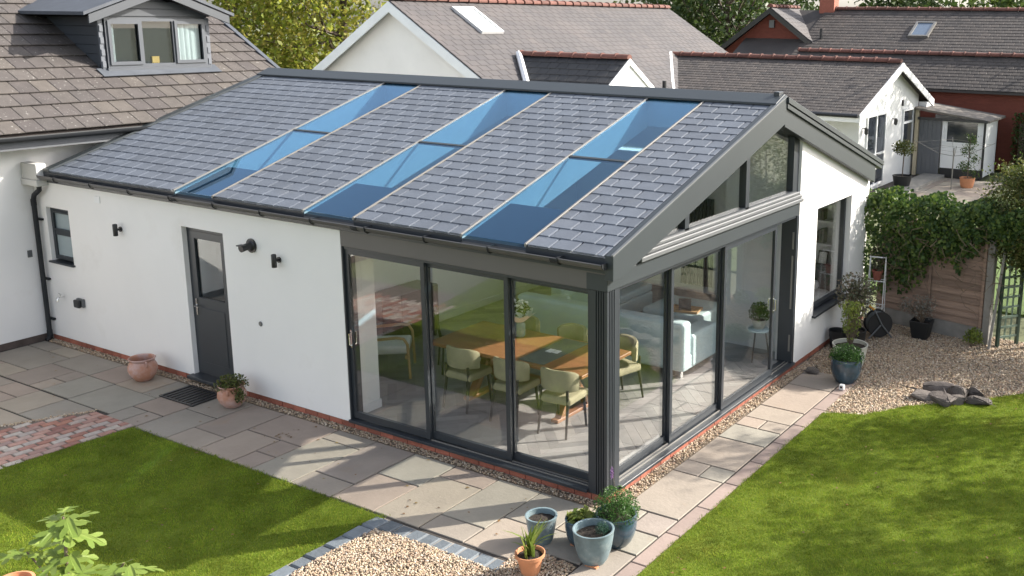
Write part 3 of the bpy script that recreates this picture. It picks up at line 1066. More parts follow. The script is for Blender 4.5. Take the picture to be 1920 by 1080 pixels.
q = MB()
q.box(-10.62, 0.15, -1.45, -0.0, -0.05, -0.013)
q.box(-10.62, -6.9, -5.2, -1.45, -0.05, -0.0131)
q.box(0.151, 1.005, -2.5, 5.25, -0.05, -0.0132)
patio = struct('patio', q, M_joint)
SL_ = [  # x0, x1, y0, y1
    (-0.77, -0.16, -0.79, -0.13), (-0.77, -0.16, -1.42, -0.79), (-1.36, -0.77, -1.09, -0.13), (-1.36, -0.77, -1.42, -1.09),
    (-2.0, -1.36, -0.43, -0.13), (-2.0, -1.36, -1.43, -0.43), (-2.64, -2.0, -0.75, -0.13), (-2.64, -2.0, -1.43, -0.75),
    (-3.28, -2.64, -1.08, -0.13), (-3.28, -2.64, -1.44, -1.08), (-3.94, -3.28, -0.41, -0.13), (-3.94, -3.28, -1.44, -0.41),
    (-4.92, -3.94, -0.72, -0.13), (-4.30, -3.94, -1.08, -0.72), (-4.30, -3.94, -1.44, -1.08), (-4.92, -4.30, -1.44, -0.72),
    (-5.54, -4.92, -1.03, -0.13), (-5.54, -4.92, -1.44, -1.03), (-6.18, -5.54, -0.70, -0.13), (-6.18, -5.54, -1.44, -0.70),
    (-6.84, -6.18, -0.41, -0.13), (-6.84, -6.18, -1.02, -0.41), (-6.50, -6.18, -1.42, -1.02), (-6.84, -6.50, -1.42, -1.02),
    (-7.17, -6.84, -0.68, -0.13), (-7.80, -7.17, -0.68, -0.13), (-7.80, -6.84, -1.34, -0.68),
    (-8.45, -7.80, -0.67, -0.13), (-8.45, -7.80, -1.33, -0.67), (-9.40, -8.45, -0.66, -0.13), (-8.77, -8.45, -0.99, -0.66),
    (-8.77, -8.45, -1.33, -0.99), (-9.40, -8.77, -1.33, -0.66), (-10.0, -9.40, -0.40, -0.13), (-10.55, -10.0, -0.40, -0.13), (-10.55, -9.40, -1.0, -0.40), (-10.0, -9.40, -1.33, -1.0), (-10.55, -10.0, -1.33, -1.0),
    (-7.81, -7.10, -1.97, -1.35), (-8.43, -7.81, -1.97, -1.35), (-9.05, -8.43, -1.66, -1.35), (-9.05, -8.43, -1.97, -1.66), (-9.95, -9.05, -1.97, -1.35), (-10.55, -9.95, -1.97, -1.35),
    (-8.20, -7.15, -2.58, -1.98), (-8.52, -8.20, -2.28, -1.98), (-8.52, -8.20, -2.58, -2.28), (-9.40, -8.52, -2.58, -1.98), (-10.55, -9.40, -2.58, -1.98),
    (-7.90, -7.15, -3.5, -2.59), (-8.80, -7.90, -3.2, -2.59), (-9.70, -8.80, -3.2, -2.59), (-10.55, -9.70, -3.2, -2.59), (-8.80, -7.90, -4.1, -3.21), (-10.0, -8.80, -3.9, -3.21), (-10.55, -10.0, -4.1, -3.21),
    # round the corner and up the side
    (-0.16, 0.45, -0.72, -0.13), (-0.16, 0.45, -1.15, -0.72), (0.45, 0.82, -0.72, -0.30), (0.45, 0.82, -1.42, -0.72), (0.45, 0.82, -2.2, -1.42), (0.17, 0.82, -0.30, 0.42) if False else (0.46, 0.82, -0.30, 0.10),
    (0.17, 0.82, 0.11, 1.12), (0.17, 0.50, 1.12, 1.45), (0.50, 0.82, 1.12, 1.45), (0.17, 0.82, 1.45, 2.25), (0.17, 0.82, 2.25, 2.72), (0.17, 0.50, 2.72, 3.03), (0.50, 0.82, 2.72, 3.03),
    (0.17, 0.82, 3.03, 3.50), (0.17, 0.82, 3.50, 4.45), (0.17, 0.82, 4.45, 5.15), (0.17, 0.45, -0.12, 0.10)]
for (x0, x1, y0, y1) in SL_:
    g = 0.0075 + random.uniform(0, 0.004)
    j = lambda: random.uniform(-0.003, 0.003)
    pts = [(x0 + g + j(), y0 + g + j()), (x1 - g + j(), y0 + g + j()), (x1 - g + j(), y1 - g + j()), (x0 + g + j(), y1 - g + j())]
    part('slab', slab_mb(pts, -0.04, random.uniform(-0.002, 0.002)), M_slab, patio)
ys = [-2.17, -1.51, -0.84, -0.18, 0.48, 1.14, 1.80, 2.45, 3.09, 3.75, 4.40, 5.1]
for a, c in zip(ys[:-1], ys[1:]):
    j = lambda: random.uniform(-0.006, 0.006)
    part('edging_slab', slab_mb([(0.838, a + 0.006), (1.0 + j(), a + 0.006), (1.0 + j(), c - 0.006), (0.838, c - 0.006)], -0.04, random.uniform(-0.001, 0.003)), M_slabpink, patio)

# brick path
q = MB()
q.prism([(-7.06, -1.40, -0.03), (-6.17, -1.40, -0.03), (-6.30, -3.0, -0.03), (-6.6, -5.2, -0.03), (-8.9, -5.2, -0.03), (-8.0, -3.0, -0.03)], (0, 0, 0.033))
bpath = struct('brick_path', q, mat('path_mortar', (0.15, 0.12, 0.10), 0.95, 0.25, 12))
q = slab_mb([(-0.046, -0.099), (0.046, -0.099), (0.046, 0.099), (-0.046, 0.099)], -0.02, 0.0, 0.006)
bmesh_ = q.mesh('brick', M_oldbrick)
for k in range(18):
    yy = -1.508 - (0.106 if k % 2 else 0)
    if k % 2 and k < 8:
        piece('brick', bmesh_, Matrix.Translation((-6.235 - 0.107 * k, -1.457, 0.014)) @ Matrix.Scale(0.47, 4, (0, 1, 0)), bpath)
    while yy > -4.6:
        d_ = -1.39 - yy
        xx = -6.235 - 0.107 * k - 0.07 * d_
        if xx > -7.03 - 0.5 * d_:
            piece('brick', bmesh_, Matrix.Translation((xx + random.uniform(-.004, .004), yy, 0.014 + random.uniform(-.002, .002))) @ Matrix.Rotation(-0.07 + random.uniform(-.012, .012) - 0.02 * d_, 4, 'Z') @ Matrix.Scale(random.uniform(.93, 1.0), 4, (0, 1, 0)), bpath)
        yy -= 0.214

# stone setts round the gravel bed
q = MB()
q.box(-1.92, -0.18, -1.70, -1.452, -0.05, -0.014)
q.box(-1.92, -1.69, -6.0, -1.70, -0.05, -0.0141)
kerb = struct('sett_edging', q, M_mortar)
x = -1.70
while x < -0.25:
    L_ = random.uniform(0.15, 0.19)
    j = lambda: random.uniform(-0.008, 0.008)
    part('sett', slab_mb([(x + 0.008, -1.655 + j()), (x + L_ - 0.008, -1.665 + j()), (x + L_ - 0.008, -1.465 + j()), (x + 0.008, -1.462 + j())], -0.03, random.uniform(0.0, 0.012), 0.014), M_sett, kerb)
    x += L_
y = -1.47
while y > -3.6:
    L_ = random.uniform(0.17, 0.26)
    j = lambda: random.uniform(-0.01, 0.01)
    part('sett', slab_mb([(-1.90 + j(), y - L_ + 0.01), (-1.72 + j(), y - L_ + 0.01), (-1.715 + j(), y - 0.006), (-1.89 + j(), y - 0.006)], -0.03, random.uniform(0.0, 0.014), 0.016), M_sett, kerb)
    y -= L_


# gravel
def ico():
    t = (1 + 5 ** 0.5) / 2
    v = np.array([(-1, t, 0), (1, t, 0), (-1, -t, 0), (1, -t, 0), (0, -1, t), (0, 1, t), (0, -1, -t), (0, 1, -t), (t, 0, -1), (t, 0, 1), (-t, 0, -1), (-t, 0, 1)], float)
    v /= np.linalg.norm(v[0])
    f = np.array([(0, 11, 5), (0, 5, 1), (0, 1, 7), (0, 7, 10), (0, 10, 11), (1, 5, 9), (5, 11, 4), (11, 10, 2), (10, 7, 6), (7, 1, 8), (3, 9, 4), (3, 4, 2), (3, 2, 6), (3, 6, 8), (3, 8, 9), (4, 9, 5), (2, 4, 11), (6, 2, 10), (8, 6, 7), (9, 8, 1)])
    return v, f


ICO_V, ICO_F = ico()


def stones(name, P, z, size, m):
    n = len(P)
    s = size * rng.uniform(0.55, 1.35, n)
    ax = rng.uniform(0.6, 1.3, (n, 3))
    ax[:, 2] *= 0.75
    V = ICO_V[None] * (1 + rng.normal(scale=0.12, size=(n, 12, 1))) * ax[:, None, :] * s[:, None, None]
    a = rng.uniform(0, 6.283, n)
    c, s_ = np.cos(a)[:, None], np.sin(a)[:, None]
    X = V[:, :, 0] * c - V[:, :, 1] * s_
    Y = V[:, :, 0] * s_ + V[:, :, 1] * c
    tl = rng.normal(scale=0.35, size=(n, 1))
    Z = V[:, :, 2] + X * tl
    zz = (z if np.ndim(z) else np.full(n, z)) + rng.uniform(-0.004, 0.006, n)
    W = np.stack([X + P[:, :1], Y + P[:, 1:2], Z + zz[:, None]], 2).reshape(-1, 3)
    F = (ICO_F[None] + (np.arange(n) * 12)[:, None, None]).reshape(-1, 3)
    me = fastmesh(name, W, F, m)
    o = part(name, me, m)
    o['kind'] = 'stuff'
    return o


GC = [(-1.70, -1.68), (-0.18, -1.66), (-0.22, -1.16), (0.44, -1.18), (0.44, -3.8), (-1.75, -3.8)]
GR = [(0.02, 5.16), (0.98, 5.1), (1.01, 3.66), (1.12, 3.72), (1.5, 3.89), (1.89, 4.5), (2.47, 5.02), (3.15, 5.86), (4.5, 6.3), (6.5, 6.5), (6.5, 8.0), (2.4, 8.3), (0.0, 8.5)]
q = MB()
q.prism([(*p, -0.055) for p in GC], (0, 0, 0.045))
q.prism([(*p, -0.055) for p in GR], (0, 0, 0.0455))
q.box(-10.59, 0.0, -0.128, 0.012, -0.055, -0.009)
q.box(0.0, 0.168, -0.128, 5.16, -0.055, -0.0091)
struct('gravel_bed', q, M_gravelbase)
PC = scatter(GC, 4600)
mound = 0.05 * np.clip(1 - ((PC[:, 0] + 0.9) / 1.1) ** 2 - ((PC[:, 1] + 2.3) / 0.9) ** 2, 0, 1)
o = stones('gravel', PC, 0.0 + mound, 0.0098, M_stone_i)
o['label'] = 'golden gravel bed inside the stone sett edging'
PG = scatter(GR, 2000)
o = stones('gravel', PG, -0.004, 0.0135, M_stone_i)
o['label'] = 'brown gravel by the wooden fence'
PS = np.concatenate([scatter([(-10.5, -0.125), (0.02, -0.125), (0.02, 0.0), (-10.5, 0.0)], 2300), scatter([(0.0, -0.12), (0.165, -0.12), (0.165, 5.2), (0.0, 5.2)], 2600)])
o = stones('gravel', PS, 0.004, 0.0105, M_stone_i)
o['label'] = 'narrow gravel strip along the foot of the house'
t_ = rng.uniform(0, 1, 300)
P2 = np.stack([-7.075 - 0.6 * t_ * 1.0 + rng.normal(scale=.02, size=300), -1.40 - 1.1 * t_ + rng.normal(scale=.02, size=300)], 1)
o = stones('gravel', P2, 0.006, 0.011, M_stone_i)
o['label'] = 'thin line of gravel between patio and brick path'

# lawns
LL = [(-6.17, -1.455), (-1.80, -1.46), (-1.91, -1.75), (-1.93, -3.7), (-1.93, -8), (-7.6, -8), (-6.75, -4.6), (-6.36, -3.0), (-6.24, -2.2)]
LR = [(1.015, -7), (1.015, 3.64), (1.12, 3.72), (1.5, 3.89), (1.89, 4.5), (2.47, 5.02), (3.15, 5.86), (4.5, 6.3), (7.5, 6.5), (7.5, -7)]
for nm, P in (('lawn', LL), ('lawn', LR)):
    q = MB()
    q.prism([(*p, -0.055) for p in P], (0, 0, 0.058))
    struct(nm, q, M_lawn)


def grass(poly, dens, lab, jag=0.02):
    P = scatter(poly, dens)
    n = len(P)
    P = P + rng.normal(scale=jag, size=P.shape)
    cl = np.array([mnoise.noise((p[0] * 2.2, p[1] * 2.2, 0.3)) for p in P]) * 0.5 + np.array([mnoise.noise((p[0] * 9, p[1] * 9, 4.3)) for p in P]) * 0.5
    h = (0.021 + 0.012 * cl) * rng.uniform(0.55, 1.3, n)
    a = rng.uniform(0, 6.283, n)
    wd = 0.0034 * rng.uniform(0.7, 1.4, n)
    ln = rng.uniform(0.25, 1.0, n) * h
    la = rng.uniform(0, 6.283, n) * 0.5 + np.array([mnoise.noise((p[0] * 3, p[1] * 3, 9.1)) for p in P]) * 5
    z0 = np.full(n, 0.0)
    b0 = np.stack([P[:, 0] - np.cos(a) * wd, P[:, 1] - np.sin(a) * wd, z0], 1)
    b1 = np.stack([P[:, 0] + np.cos(a) * wd, P[:, 1] + np.sin(a) * wd, z0], 1)
    tp = np.stack([P[:, 0] + np.cos(la) * ln, P[:, 1] + np.sin(la) * ln, h], 1)
    V = np.stack([b0, b1, tp], 1).reshape(-1, 3)
    me = fastmesh('grass', V, np.arange(n * 3).reshape(-1, 3), M_grass)
    o = part('grass', me, M_grass)
    o['kind'] = 'stuff'
    o['label'] = lab
    return o


GLL = [(-6.17, -1.44), (-1.80, -1.44), (-1.90, -1.7), (-1.92, -5.2), (-6.9, -5.2), (-6.36, -3.0), (-6.24, -2.2)]
GLR = [(1.015, -1.9), (1.015, 3.66), (1.12, 3.74), (1.5, 3.91), (1.89, 4.52), (2.47, 5.04), (3.15, 5.88), (4.5, 6.3), (4.6, -1.9)]
grass(GLL, 9500, 'mown grass of the lawn in front of the white wall')
grass(GLR, 9500, 'mown grass of the lawn beside the gable')

# fallen leaves
LP_ = np.concatenate([scatter([(-9.8, -1.4), (0.4, -1.4), (0.4, -0.1), (-9.8, -0.1)], 4.0), scatter(GLL, 2.0), scatter(GLR, 3.0), scatter(GR, 9.0), np.array([-4.35, -0.55]) + rng.normal(scale=0.06, size=(12, 2))])
LC = np.concatenate([LP_, np.full((len(LP_), 1), 0.022)], 1)
LC[:, 2] = np.where((LP_[:, 1] > -1.44) & (LP_[:, 0] < 1.0) & (LP_[:, 1] < 5), 0.008, 0.026)
V, F = leafgeo(LC, 0.038, up=0.93, aspect=0.6, fold=0.12)
M_litter = leafmat('fallen_leaf', [(0.16, 0.075, 0.03), (0.24, 0.14, 0.05), (0.10, 0.05, 0.03), (0.28, 0.20, 0.06)], 0.2)
o = part('leaf_litter', fastmesh('leaf_litter', V, F, M_litter), M_litter)
o['kind'] = 'stuff'
o['label'] = 'scattered dry brown fallen leaves on paving and grass'

# ================================================================== bungalow on the left
def place_px(x0, z0, sl):
    """slope rising towards -x; eave coordinate runs along +y"""
    c, s = math.cos(sl), math.sin(sl)
    R = Matrix(((0, -c, s, 0), (1, 0, 0, 0), (0, s, c, 0), (0, 0, 0, 1)))
    return lambda u, v: Matrix.Translation((x0 - v * c, u, z0 + v * s)) @ R


def place_my(y0, z0, sl):
    """slope rising towards +y; eave coordinate runs along +x"""
    R = Matrix.Rotation(sl, 4, 'X')
    return lambda u, v: Matrix.Translation((u, y0 + v * math.cos(sl), z0 + v * math.sin(sl))) @ R


def ridge_tiles(parent, p0, p1, n, m, r=0.11, name='ridge_tile'):
    p0, p1 = Vector(p0), Vector(p1)
    d = p1 - p0
    L = d.length / n
    q = MB()
    pr = [(r * math.cos(a), r * 0.8 * math.sin(a)) for a in np.linspace(-0.25, math.pi + 0.25, 9)]
    vs, fs = [], []
    for (t, k) in ((0.006, 1.16), (L * 0.13, 1.16), (L * 0.15, 0.94), (L - 0.012, 0.90)):
        vs += [(t, a * k, b_ * k) for a, b_ in pr]
    for i in range(3):
        for k in range(8):
            fs.append((i * 9 + k, i * 9 + k + 1, (i + 1) * 9 + k + 1, (i + 1) * 9 + k))
    fs += [tuple(range(8, -1, -1)), tuple(27 + k for k in range(9))]
    q.add(vs, fs)
    me = q.mesh(name, m)
    ang = math.atan2(d.y, d.x)
    for i in range(n):
        piece(name, me, Matrix.Translation(p0 + d * (i / n) + Vector((0, 0, random.uniform(-.006, .006)))) @ Matrix.Rotation(ang + random.uniform(-.01, .01), 4, 'Z'), parent)


bung = thing('bungalow', 'white walled bungalow with brown concrete tiled roof and grey boarded dormer at left', 'house', (-13, 0, 0))
q = MB()
q.box(-19, -10.6, -9, -0.005, 0.1, 3.12)
q.box(-19, -10.62, 0.0, 5.05, 0.1, 3.12)
q.prism([(-19.2, 5.05, 3.12), (-10.62, 5.05, 3.12), (-15, 5.05, 5.95)], (0, -0.2, 0))
part('wall', q, M_render, bung)
q = MB()
q.box(-19, -10.612, -9, -0.01, -0.05, 0.10)
part('plinth', q, mat('dark_plinth', (0.10, 0.075, 0.065), 0.9, 0.3, 6, bump=0.5), bung)
BS = math.atan(0.57)
q = MB()
q.prism([(-10.12, -9, 3.29), (-15.0, -9, 6.08), (-19.9, -9, 3.29), (-19.9, -9, 3.15), (-15.0, -9, 5.93), (-10.12, -9, 3.15)], (0, 14.25, 0))
broof = part('roof', q, mat('roof_felt_under', (0.10, 0.08, 0.07), 0.9, 0.1), bung)
roof_tiles(broof, 0, [(-1.8, 5.22)], 15, 0.345, 0.30, place_px(-10.08, 3.30, BS), M_bungtile, M_bungtile, 0.41, limit=300, th=0.016, lift=0.038, gap=0.005)
q = MB()
q.box(-10.14, -10.10, -9, 5.2, 3.116, 3.27)
q.box(-10.61, -10.101, -9, 5.2, 3.085, 3.115)
part('fascia', q, mat('pale_grey_board', (0.10, 0.105, 0.115), 0.5, 0.05), bung)
q = MB()
q.sweepy([(-10.02 + 0.075 * math.cos(a), 3.285 + 0.075 * math.sin(a)) for a in np.linspace(math.pi, 2 * math.pi, 9)] + [(-10.02 + 0.068 * math.cos(a), 3.285 + 0.068 * math.sin(a)) for a in np.linspace(2 * math.pi, math.pi, 9)], -9, 5.2)
part('gutter', q, M_gutter, bung, smooth=40)
for k in range(15):
    v = k * 0.345
    cx, cz = -10.08 - v * math.cos(BS), 3.31 + v * math.sin(BS)
    q = MB()
    mm = place_px(-10.08, 3.31, BS)(5.20, v)
    q.box(0, 0.10, -0.01, 0.36, 0.01, 0.055, mm)
    part('verge_cap', q, M_lead, broof, bevel=0.006)
q = MB()
q.box(-10.595, -10.58, -0.215, -0.145, 1.36, 1.47)
part('junction_box', q, M_trim, bung, bevel=0.004)
# dormer
XD = -11.46
q = MB()
q.prism([(XD, 1.78, 4.02), (XD, 3.86, 4.02), (XD, 3.86, 5.02), (XD, 2.82, 5.36), (XD, 1.78, 5.02)], (-0.10, 0, 0))
q.prism([(XD - .1, 1.80, 4.12), (XD - .1, 1.80, 5.02), (XD - 1.75, 1.80, 5.02)], (0, 0.06, 0))
q.prism([(XD - .1, 3.78, 4.12), (XD - .1, 3.78, 5.02), (XD - 1.75, 3.78, 5.02)], (0, 0.06, 0))
dorm = part('dormer', q, M_dormer, bung)
for k in range(6):                                      # cheek boards
    z0 = 4.08 + k * 0.155
    xa = XD - 0.02
    xb0 = -10.1 - (z0 - 3.36) / 0.57
    xb1 = -10.1 - (z0 + 0.15 - 3.36) / 0.57
    q = MB()
    q.prism([(xa, 1.795, z0), (xa, 1.795, z0 + 0.15), (xb1, 1.795, z0 + 0.15), (xb0, 1.795, z0)], (0, -0.018 - 0.0, 0))
    part('board', q, M_dormer, dorm, bevel=0.004)
for k, (z0, z1) in enumerate(((5.02, 5.145), (5.15, 5.27))):
    q = MB()
    hw0, hw1 = (5.40 - z0) / 0.34 * 1.0, (5.40 - z1) / 0.34
    q.prism([(XD + 0.001, 2.82 - hw0, z0), (XD + 0.001, 2.82 + hw0, z0), (XD + 0.001, 2.82 + hw1, z1), (XD + 0.001, 2.82 - hw1, z1)], (0.018, 0, 0))
    part('board', q, M_dormer, dorm, bevel=0.004)
q = MB()
for sg in (-1, 1):
    yy = 2.82
    q.prism([(-11.18, yy, 5.52), (-11.18, yy + sg * 1.33, 5.045), (-11.18, yy + sg * 1.33, 4.90), (-11.18, yy, 5.375)], (-0.035, 0, 0))
part('barge_board', q, M_dormer, dorm, bevel=0.004)
q = MB()
for sg in (-1, 1):
    q.prism([(-11.16, 2.82, 5.60), (-11.16, 2.82 + sg * 1.42, 5.09), (-11.16, 2.82 + sg * 1.42, 5.035), (-11.16, 2.82, 5.545)], (-3.4, 0, 0))
part('dormer_roof', q, M_lead, dorm)
for sg, y0 in ((-1, 1.775), (1, 3.80)):
    q = MB()
    q.box(XD + 0.001, XD + 0.03, y0, y0 + 0.085, 4.08, 5.0)
    for k in range(4):
        q.box(XD + 0.031, XD + 0.045, y0 + 0.01, y0 + 0.075, 4.16 + k * 0.2, 4.27 + k * 0.2)
    part('corner_trim', q, mat('pale_blue_grey', (0.105, 0.115, 0.135), 0.5, 0.04), dorm, bevel=0.004)
M_upvc = mat('blue_grey_upvc', (0.070, 0.078, 0.092), 0.4, 0.04)
q = MB()
wall_mesh(q, 'x', XD + 0.002, XD + 0.06, 1.875, 3.785, 4.15, 4.985, [(1.925, 2.50, 4.21, 4.935), (2.545, 3.115, 4.21, 4.935), (3.16, 3.735, 4.21, 4.935)])
q.box(XD, XD + 0.10, 1.84, 3.82, 4.10, 4.148)
dw = part('dormer_window', q, M_upvc, bung, bevel=0.004, label='blue grey three light dormer window')
q = MB()
frame_mesh(q, 'x', XD + 0.05, XD + 0.085, 1.915, 2.51, 4.20, 4.945, 0.055)
frame_mesh(q, 'x', XD + 0.05, XD + 0.085, 3.15, 3.745, 4.20, 4.945, 0.055)
part('sash', q, M_upvc, dw, bevel=0.004)
for a, c in ((1.96, 2.46), (2.545, 3.115), (3.20, 3.70)):
    q = MB()
    q.box(XD + 0.03, XD + 0.036, a, c, 4.21, 4.935)
    part('pane', q, M_window, dw)
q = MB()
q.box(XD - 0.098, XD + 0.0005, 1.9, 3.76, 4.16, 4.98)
part('room_shade_sheet', q, M_dark, dw)  # near-black block with the unlit room's shade put into its colour
q = MB()
for a, c in ((1.965, 2.05), (3.22, 3.68)):
    n = 14
    pts = [(XD + 0.006 + 0.006 * math.sin(k * 2.2), a + (c - a) * k / n) for k in range(n + 1)]
    for k in range(n):
        q.add([(pts[k][0], pts[k][1], 4.22), (pts[k + 1][0], pts[k + 1][1], 4.22), (pts[k + 1][0], pts[k + 1][1], 4.93), (pts[k][0], pts[k][1], 4.93)], [(0, 1, 2, 3)])
part('curtain', q, M_curtain, dw)
cb = part('card_box', MB().box(XD + 0.004, XD + 0.027, 2.70, 2.84, 4.214, 4.33), M_box, None, bevel=0.003)
tag(cb, 'small tan box on the sill of the dormer window', 'box')
q = MB()
mm = place_px(-11.15, 3.32 + 0.57 * 1.05 + 0.055, BS)(1.68, 0.1)
q.box(0, 2.26, 0, 0.24, 0, 0.012, mm)
part('lead_apron', q, M_lead, dorm)

# ================================================================== neighbour's white house behind
nb = thing('neighbour_house', 'white rendered neighbouring house with grey slate roofs and red ridge tiles behind the extension', 'house', (-15, 18, 0))
S1 = math.atan(0.615)
q = MB()
q.prism([(-19.7, 12.2, 0), (-10.2, 12.2, 0), (-10.2, 12.2, 2.5), (-14.9, 12.2, 5.40), (-19.7, 12.2, 2.5)], (0, 14.4, 0))
q.prism([(-8.95, 13.0, 0), (-8.95, 15.75, 0), (-8.95, 15.75, 3.05), (-8.95, 14.37, 3.93), (-8.95, 13.0, 3.05)], (-1.3, 0, 0))
q.box(-10.3, -4.4, 20.0, 25.9, 0, 2.45)
q.prism([(-4.4, 20.0, 2.45), (-4.4, 25.9, 2.45), (-4.4, 25.9, 2.72), (-4.4, 22.95, 3.72), (-4.4, 20.0, 2.72)], (-0.3, 0, 0))
part('wall', q, M_render2, nb)
# main roof
q = MB()
q.prism([(-14.9, 11.9, 5.48), (-9.9, 11.9, 5.48 - 0.615 * 5.0), (-9.9, 11.9, 5.36 - 0.615 * 5.0), (-14.9, 11.9, 5.35)], (0, 15.0, 0))
q.prism([(-14.9, 11.9, 5.48), (-19.9, 11.9, 5.48 - 0.615 * 5.0), (-19.9, 11.9, 5.36 - 0.615 * 5.0), (-14.9, 11.9, 5.35)], (0, 15.0, 0))
mr = part('main_roof', q, M_darkslate, nb)
roof_tiles(mr, 0, [(11.88, 26.92)], 24, 0.243, 0.36, place_px(-9.9, 5.495 - 0.615 * 5.0, S1), M_farslate, M_farslate, 0.31, limit=0, name='slate', th=0.008, lift=0.012)
ridge_tiles(mr, (-14.9, 11.9, 5.53), (-14.9, 26.9, 5.53), 34, M_ridgetile, 0.13)
q = MB()
for sg in (-1, 1):
    q.prism([(-14.9, 11.86, 5.46), (-14.9 + sg * 5.0, 11.86, 5.46 - 0.615 * 5.0), (-14.9 + sg * 5.0, 11.86, 5.18 - 0.615 * 5.0), (-14.9, 11.86, 5.18)], (0, 0.045, 0))
part('barge_board', q, mat('pale_barge', (0.62, 0.65, 0.67), 0.6, 0.05), mr)
q = MB()
mm = place_px(-13.45, 5.495 - 0.615 * 1.45, S1)(13.95, 0)
frame_m = MB()
for b_ in ((0, 0.95, 0, 0.10), (0, 0.95, 1.2, 1.3), (0, 0.10, 0.1, 1.2), (0.85, 0.95, 0.1, 1.2)):
    q.box(b_[0], b_[1], b_[2], b_[3], 0.0, 0.10, mm)
sk = part('skylight', q, mat('skylight_frame', (0.6, 0.6, 0.6), 0.4, 0.05), nb, label='pale framed skylight with a white blind on the grey slate roof')
q = MB()
q.box(0.1, 0.85, 0.1, 1.2, 0.03, 0.07, mm)
part('pane', q, mat('blind_pane', (0.62, 0.64, 0.64), 0.2, 0.03), sk)
# small porch wing
q = MB()
sw = math.atan(0.64)
q.prism([(-12.6, 14.37, 4.03), (-12.6, 12.3, 4.03 - 0.64 * 2.07), (-12.6, 12.3, 3.93 - 0.64 * 2.07), (-12.6, 14.37, 3.93), (-12.6, 16.44, 3.93 - 0.64 * 2.07), (-12.6, 16.44, 4.03 - 0.64 * 2.07)], (3.8, 0, 0))
wr = part('porch_roof', q, M_blackslate, nb)
roof_tiles(wr, 0, [(-12.6, -8.8)], 9, 0.27, 0.32, place_my(12.3, 4.04 - 0.64 * 2.07, sw), M_blackslate, M_blackslate, 0.34, limit=0, name='slate', th=0.012, lift=0.016)
ridge_tiles(wr, (-12.4, 14.37, 4.07), (-8.78, 14.37, 4.07), 8, M_ridgetile, 0.13)
q = MB()
for sg in (-1, 1):
    q.prism([(-8.80, 14.37, 4.06), (-8.80, 14.37 + sg * 2.1, 4.06 - 0.64 * 2.1), (-8.80, 14.37 + sg * 2.1, 3.90 - 0.64 * 2.1), (-8.80, 14.37, 3.90)], (0.03, 0, 0))
q.prism([(-8.82, 14.37, 3.95), (-8.82, 12.9, 3.0), (-8.82, 15.84, 3.0)], (-0.1, 0, 0))
part('porch_gable', q, M_whitepaint, nb)
q = MB()
q.tube([(-12.42, 14.30, 4.10), (-11.0, 12.9, 3.20), (-10.3, 12.2, 2.75)], 0.09, 6)
part('valley_flashing', q, M_whitepaint, wr)
# garden wing
g2 = math.atan(0.357)
q = MB()
q.prism([(-12.6, 22.95, 3.82), (-12.6, 19.2, 3.82 - 0.357 * 3.75), (-12.6, 19.2, 3.72 - 0.357 * 3.75), (-12.6, 22.95, 3.72), (-12.6, 26.7, 3.72 - 0.357 * 3.75), (-12.6, 26.7, 3.82 - 0.357 * 3.75)], (8.47, 0, 0))
gr = part('wing_roof', q, M_darkslate, nb)
roof_tiles(gr, 0, [(-12.5, -4.13)], 20, 0.20, 0.30, place_my(19.2, 3.835 - 0.357 * 3.75, g2), M_darkslate, M_darkslate, 0.26, limit=0, name='slate', th=0.008, lift=0.012)
ridge_tiles(gr, (-12.5, 22.95, 3.87), (-4.15, 22.95, 3.87), 19, M_ridgetile, 0.14)
q = MB()
for sg in (-1, 1):
    q.prism([(-4.13, 22.95, 3.84), (-4.13, 22.95 + sg * 3.78, 3.84 - 0.357 * 3.78), (-4.13, 22.95 + sg * 3.78, 3.60 - 0.357 * 3.78), (-4.13, 22.95, 3.60)], (0.035, 0, 0))
q.box(-4.39, -4.13, 25.92, 26.7, 2.24, 2.44)
part('barge_board', q, M_whitepaint, gr)
q = MB()
q.box(-12.5, -4.14, 19.21, 20.0, 2.36, 2.44)
q.box(-12.5, -4.14, 19.17, 19.21, 2.28, 2.46)
part('fascia', q, M_whitepaint, gr)
q = MB()
q.tube([(-12.5, 19.11, 2.47), (-4.14, 19.11, 2.47)], 0.06, 8)
part('gutter', q, M_black, gr)
q = MB()
q.tube([(-12.42, 22.8, 3.92), (-11.0, 20.5, 3.05), (-10.6, 19.9, 2.8)], 0.08, 6)
part('valley_flashing', q, M_whitepaint, gr)


def win_x(parent, name, xw, y0, y1, z0, z1, muls=(), trans=(), m=M_whitepaint, t=0.07, handle=False, lab=None):
    q = MB()
    ys_ = [y0 + t] + [k for mu in muls for k in (mu - t * 0.6, mu + t * 0.6)] + [y1 - t]
    zs_ = [z0 + t] + [k for tr in trans for k in (tr - t * 0.5, tr + t * 0.5)] + [z1 - t]
    holes = [(ys_[2 * i], ys_[2 * i + 1], zs_[2 * j_], zs_[2 * j_ + 1]) for i in range(len(ys_) // 2) for j_ in range(len(zs_) // 2)]
    wall_mesh(q, 'x', xw + 0.002, xw + 0.05, y0, y1, z0, z1, holes)
    f = part(name, q, m, parent, label=lab)
    for h in holes:
        q = MB()
        q.box(xw + 0.012, xw + 0.02, *h)
        part('pane', q, mat_darkpane, f)
    return f


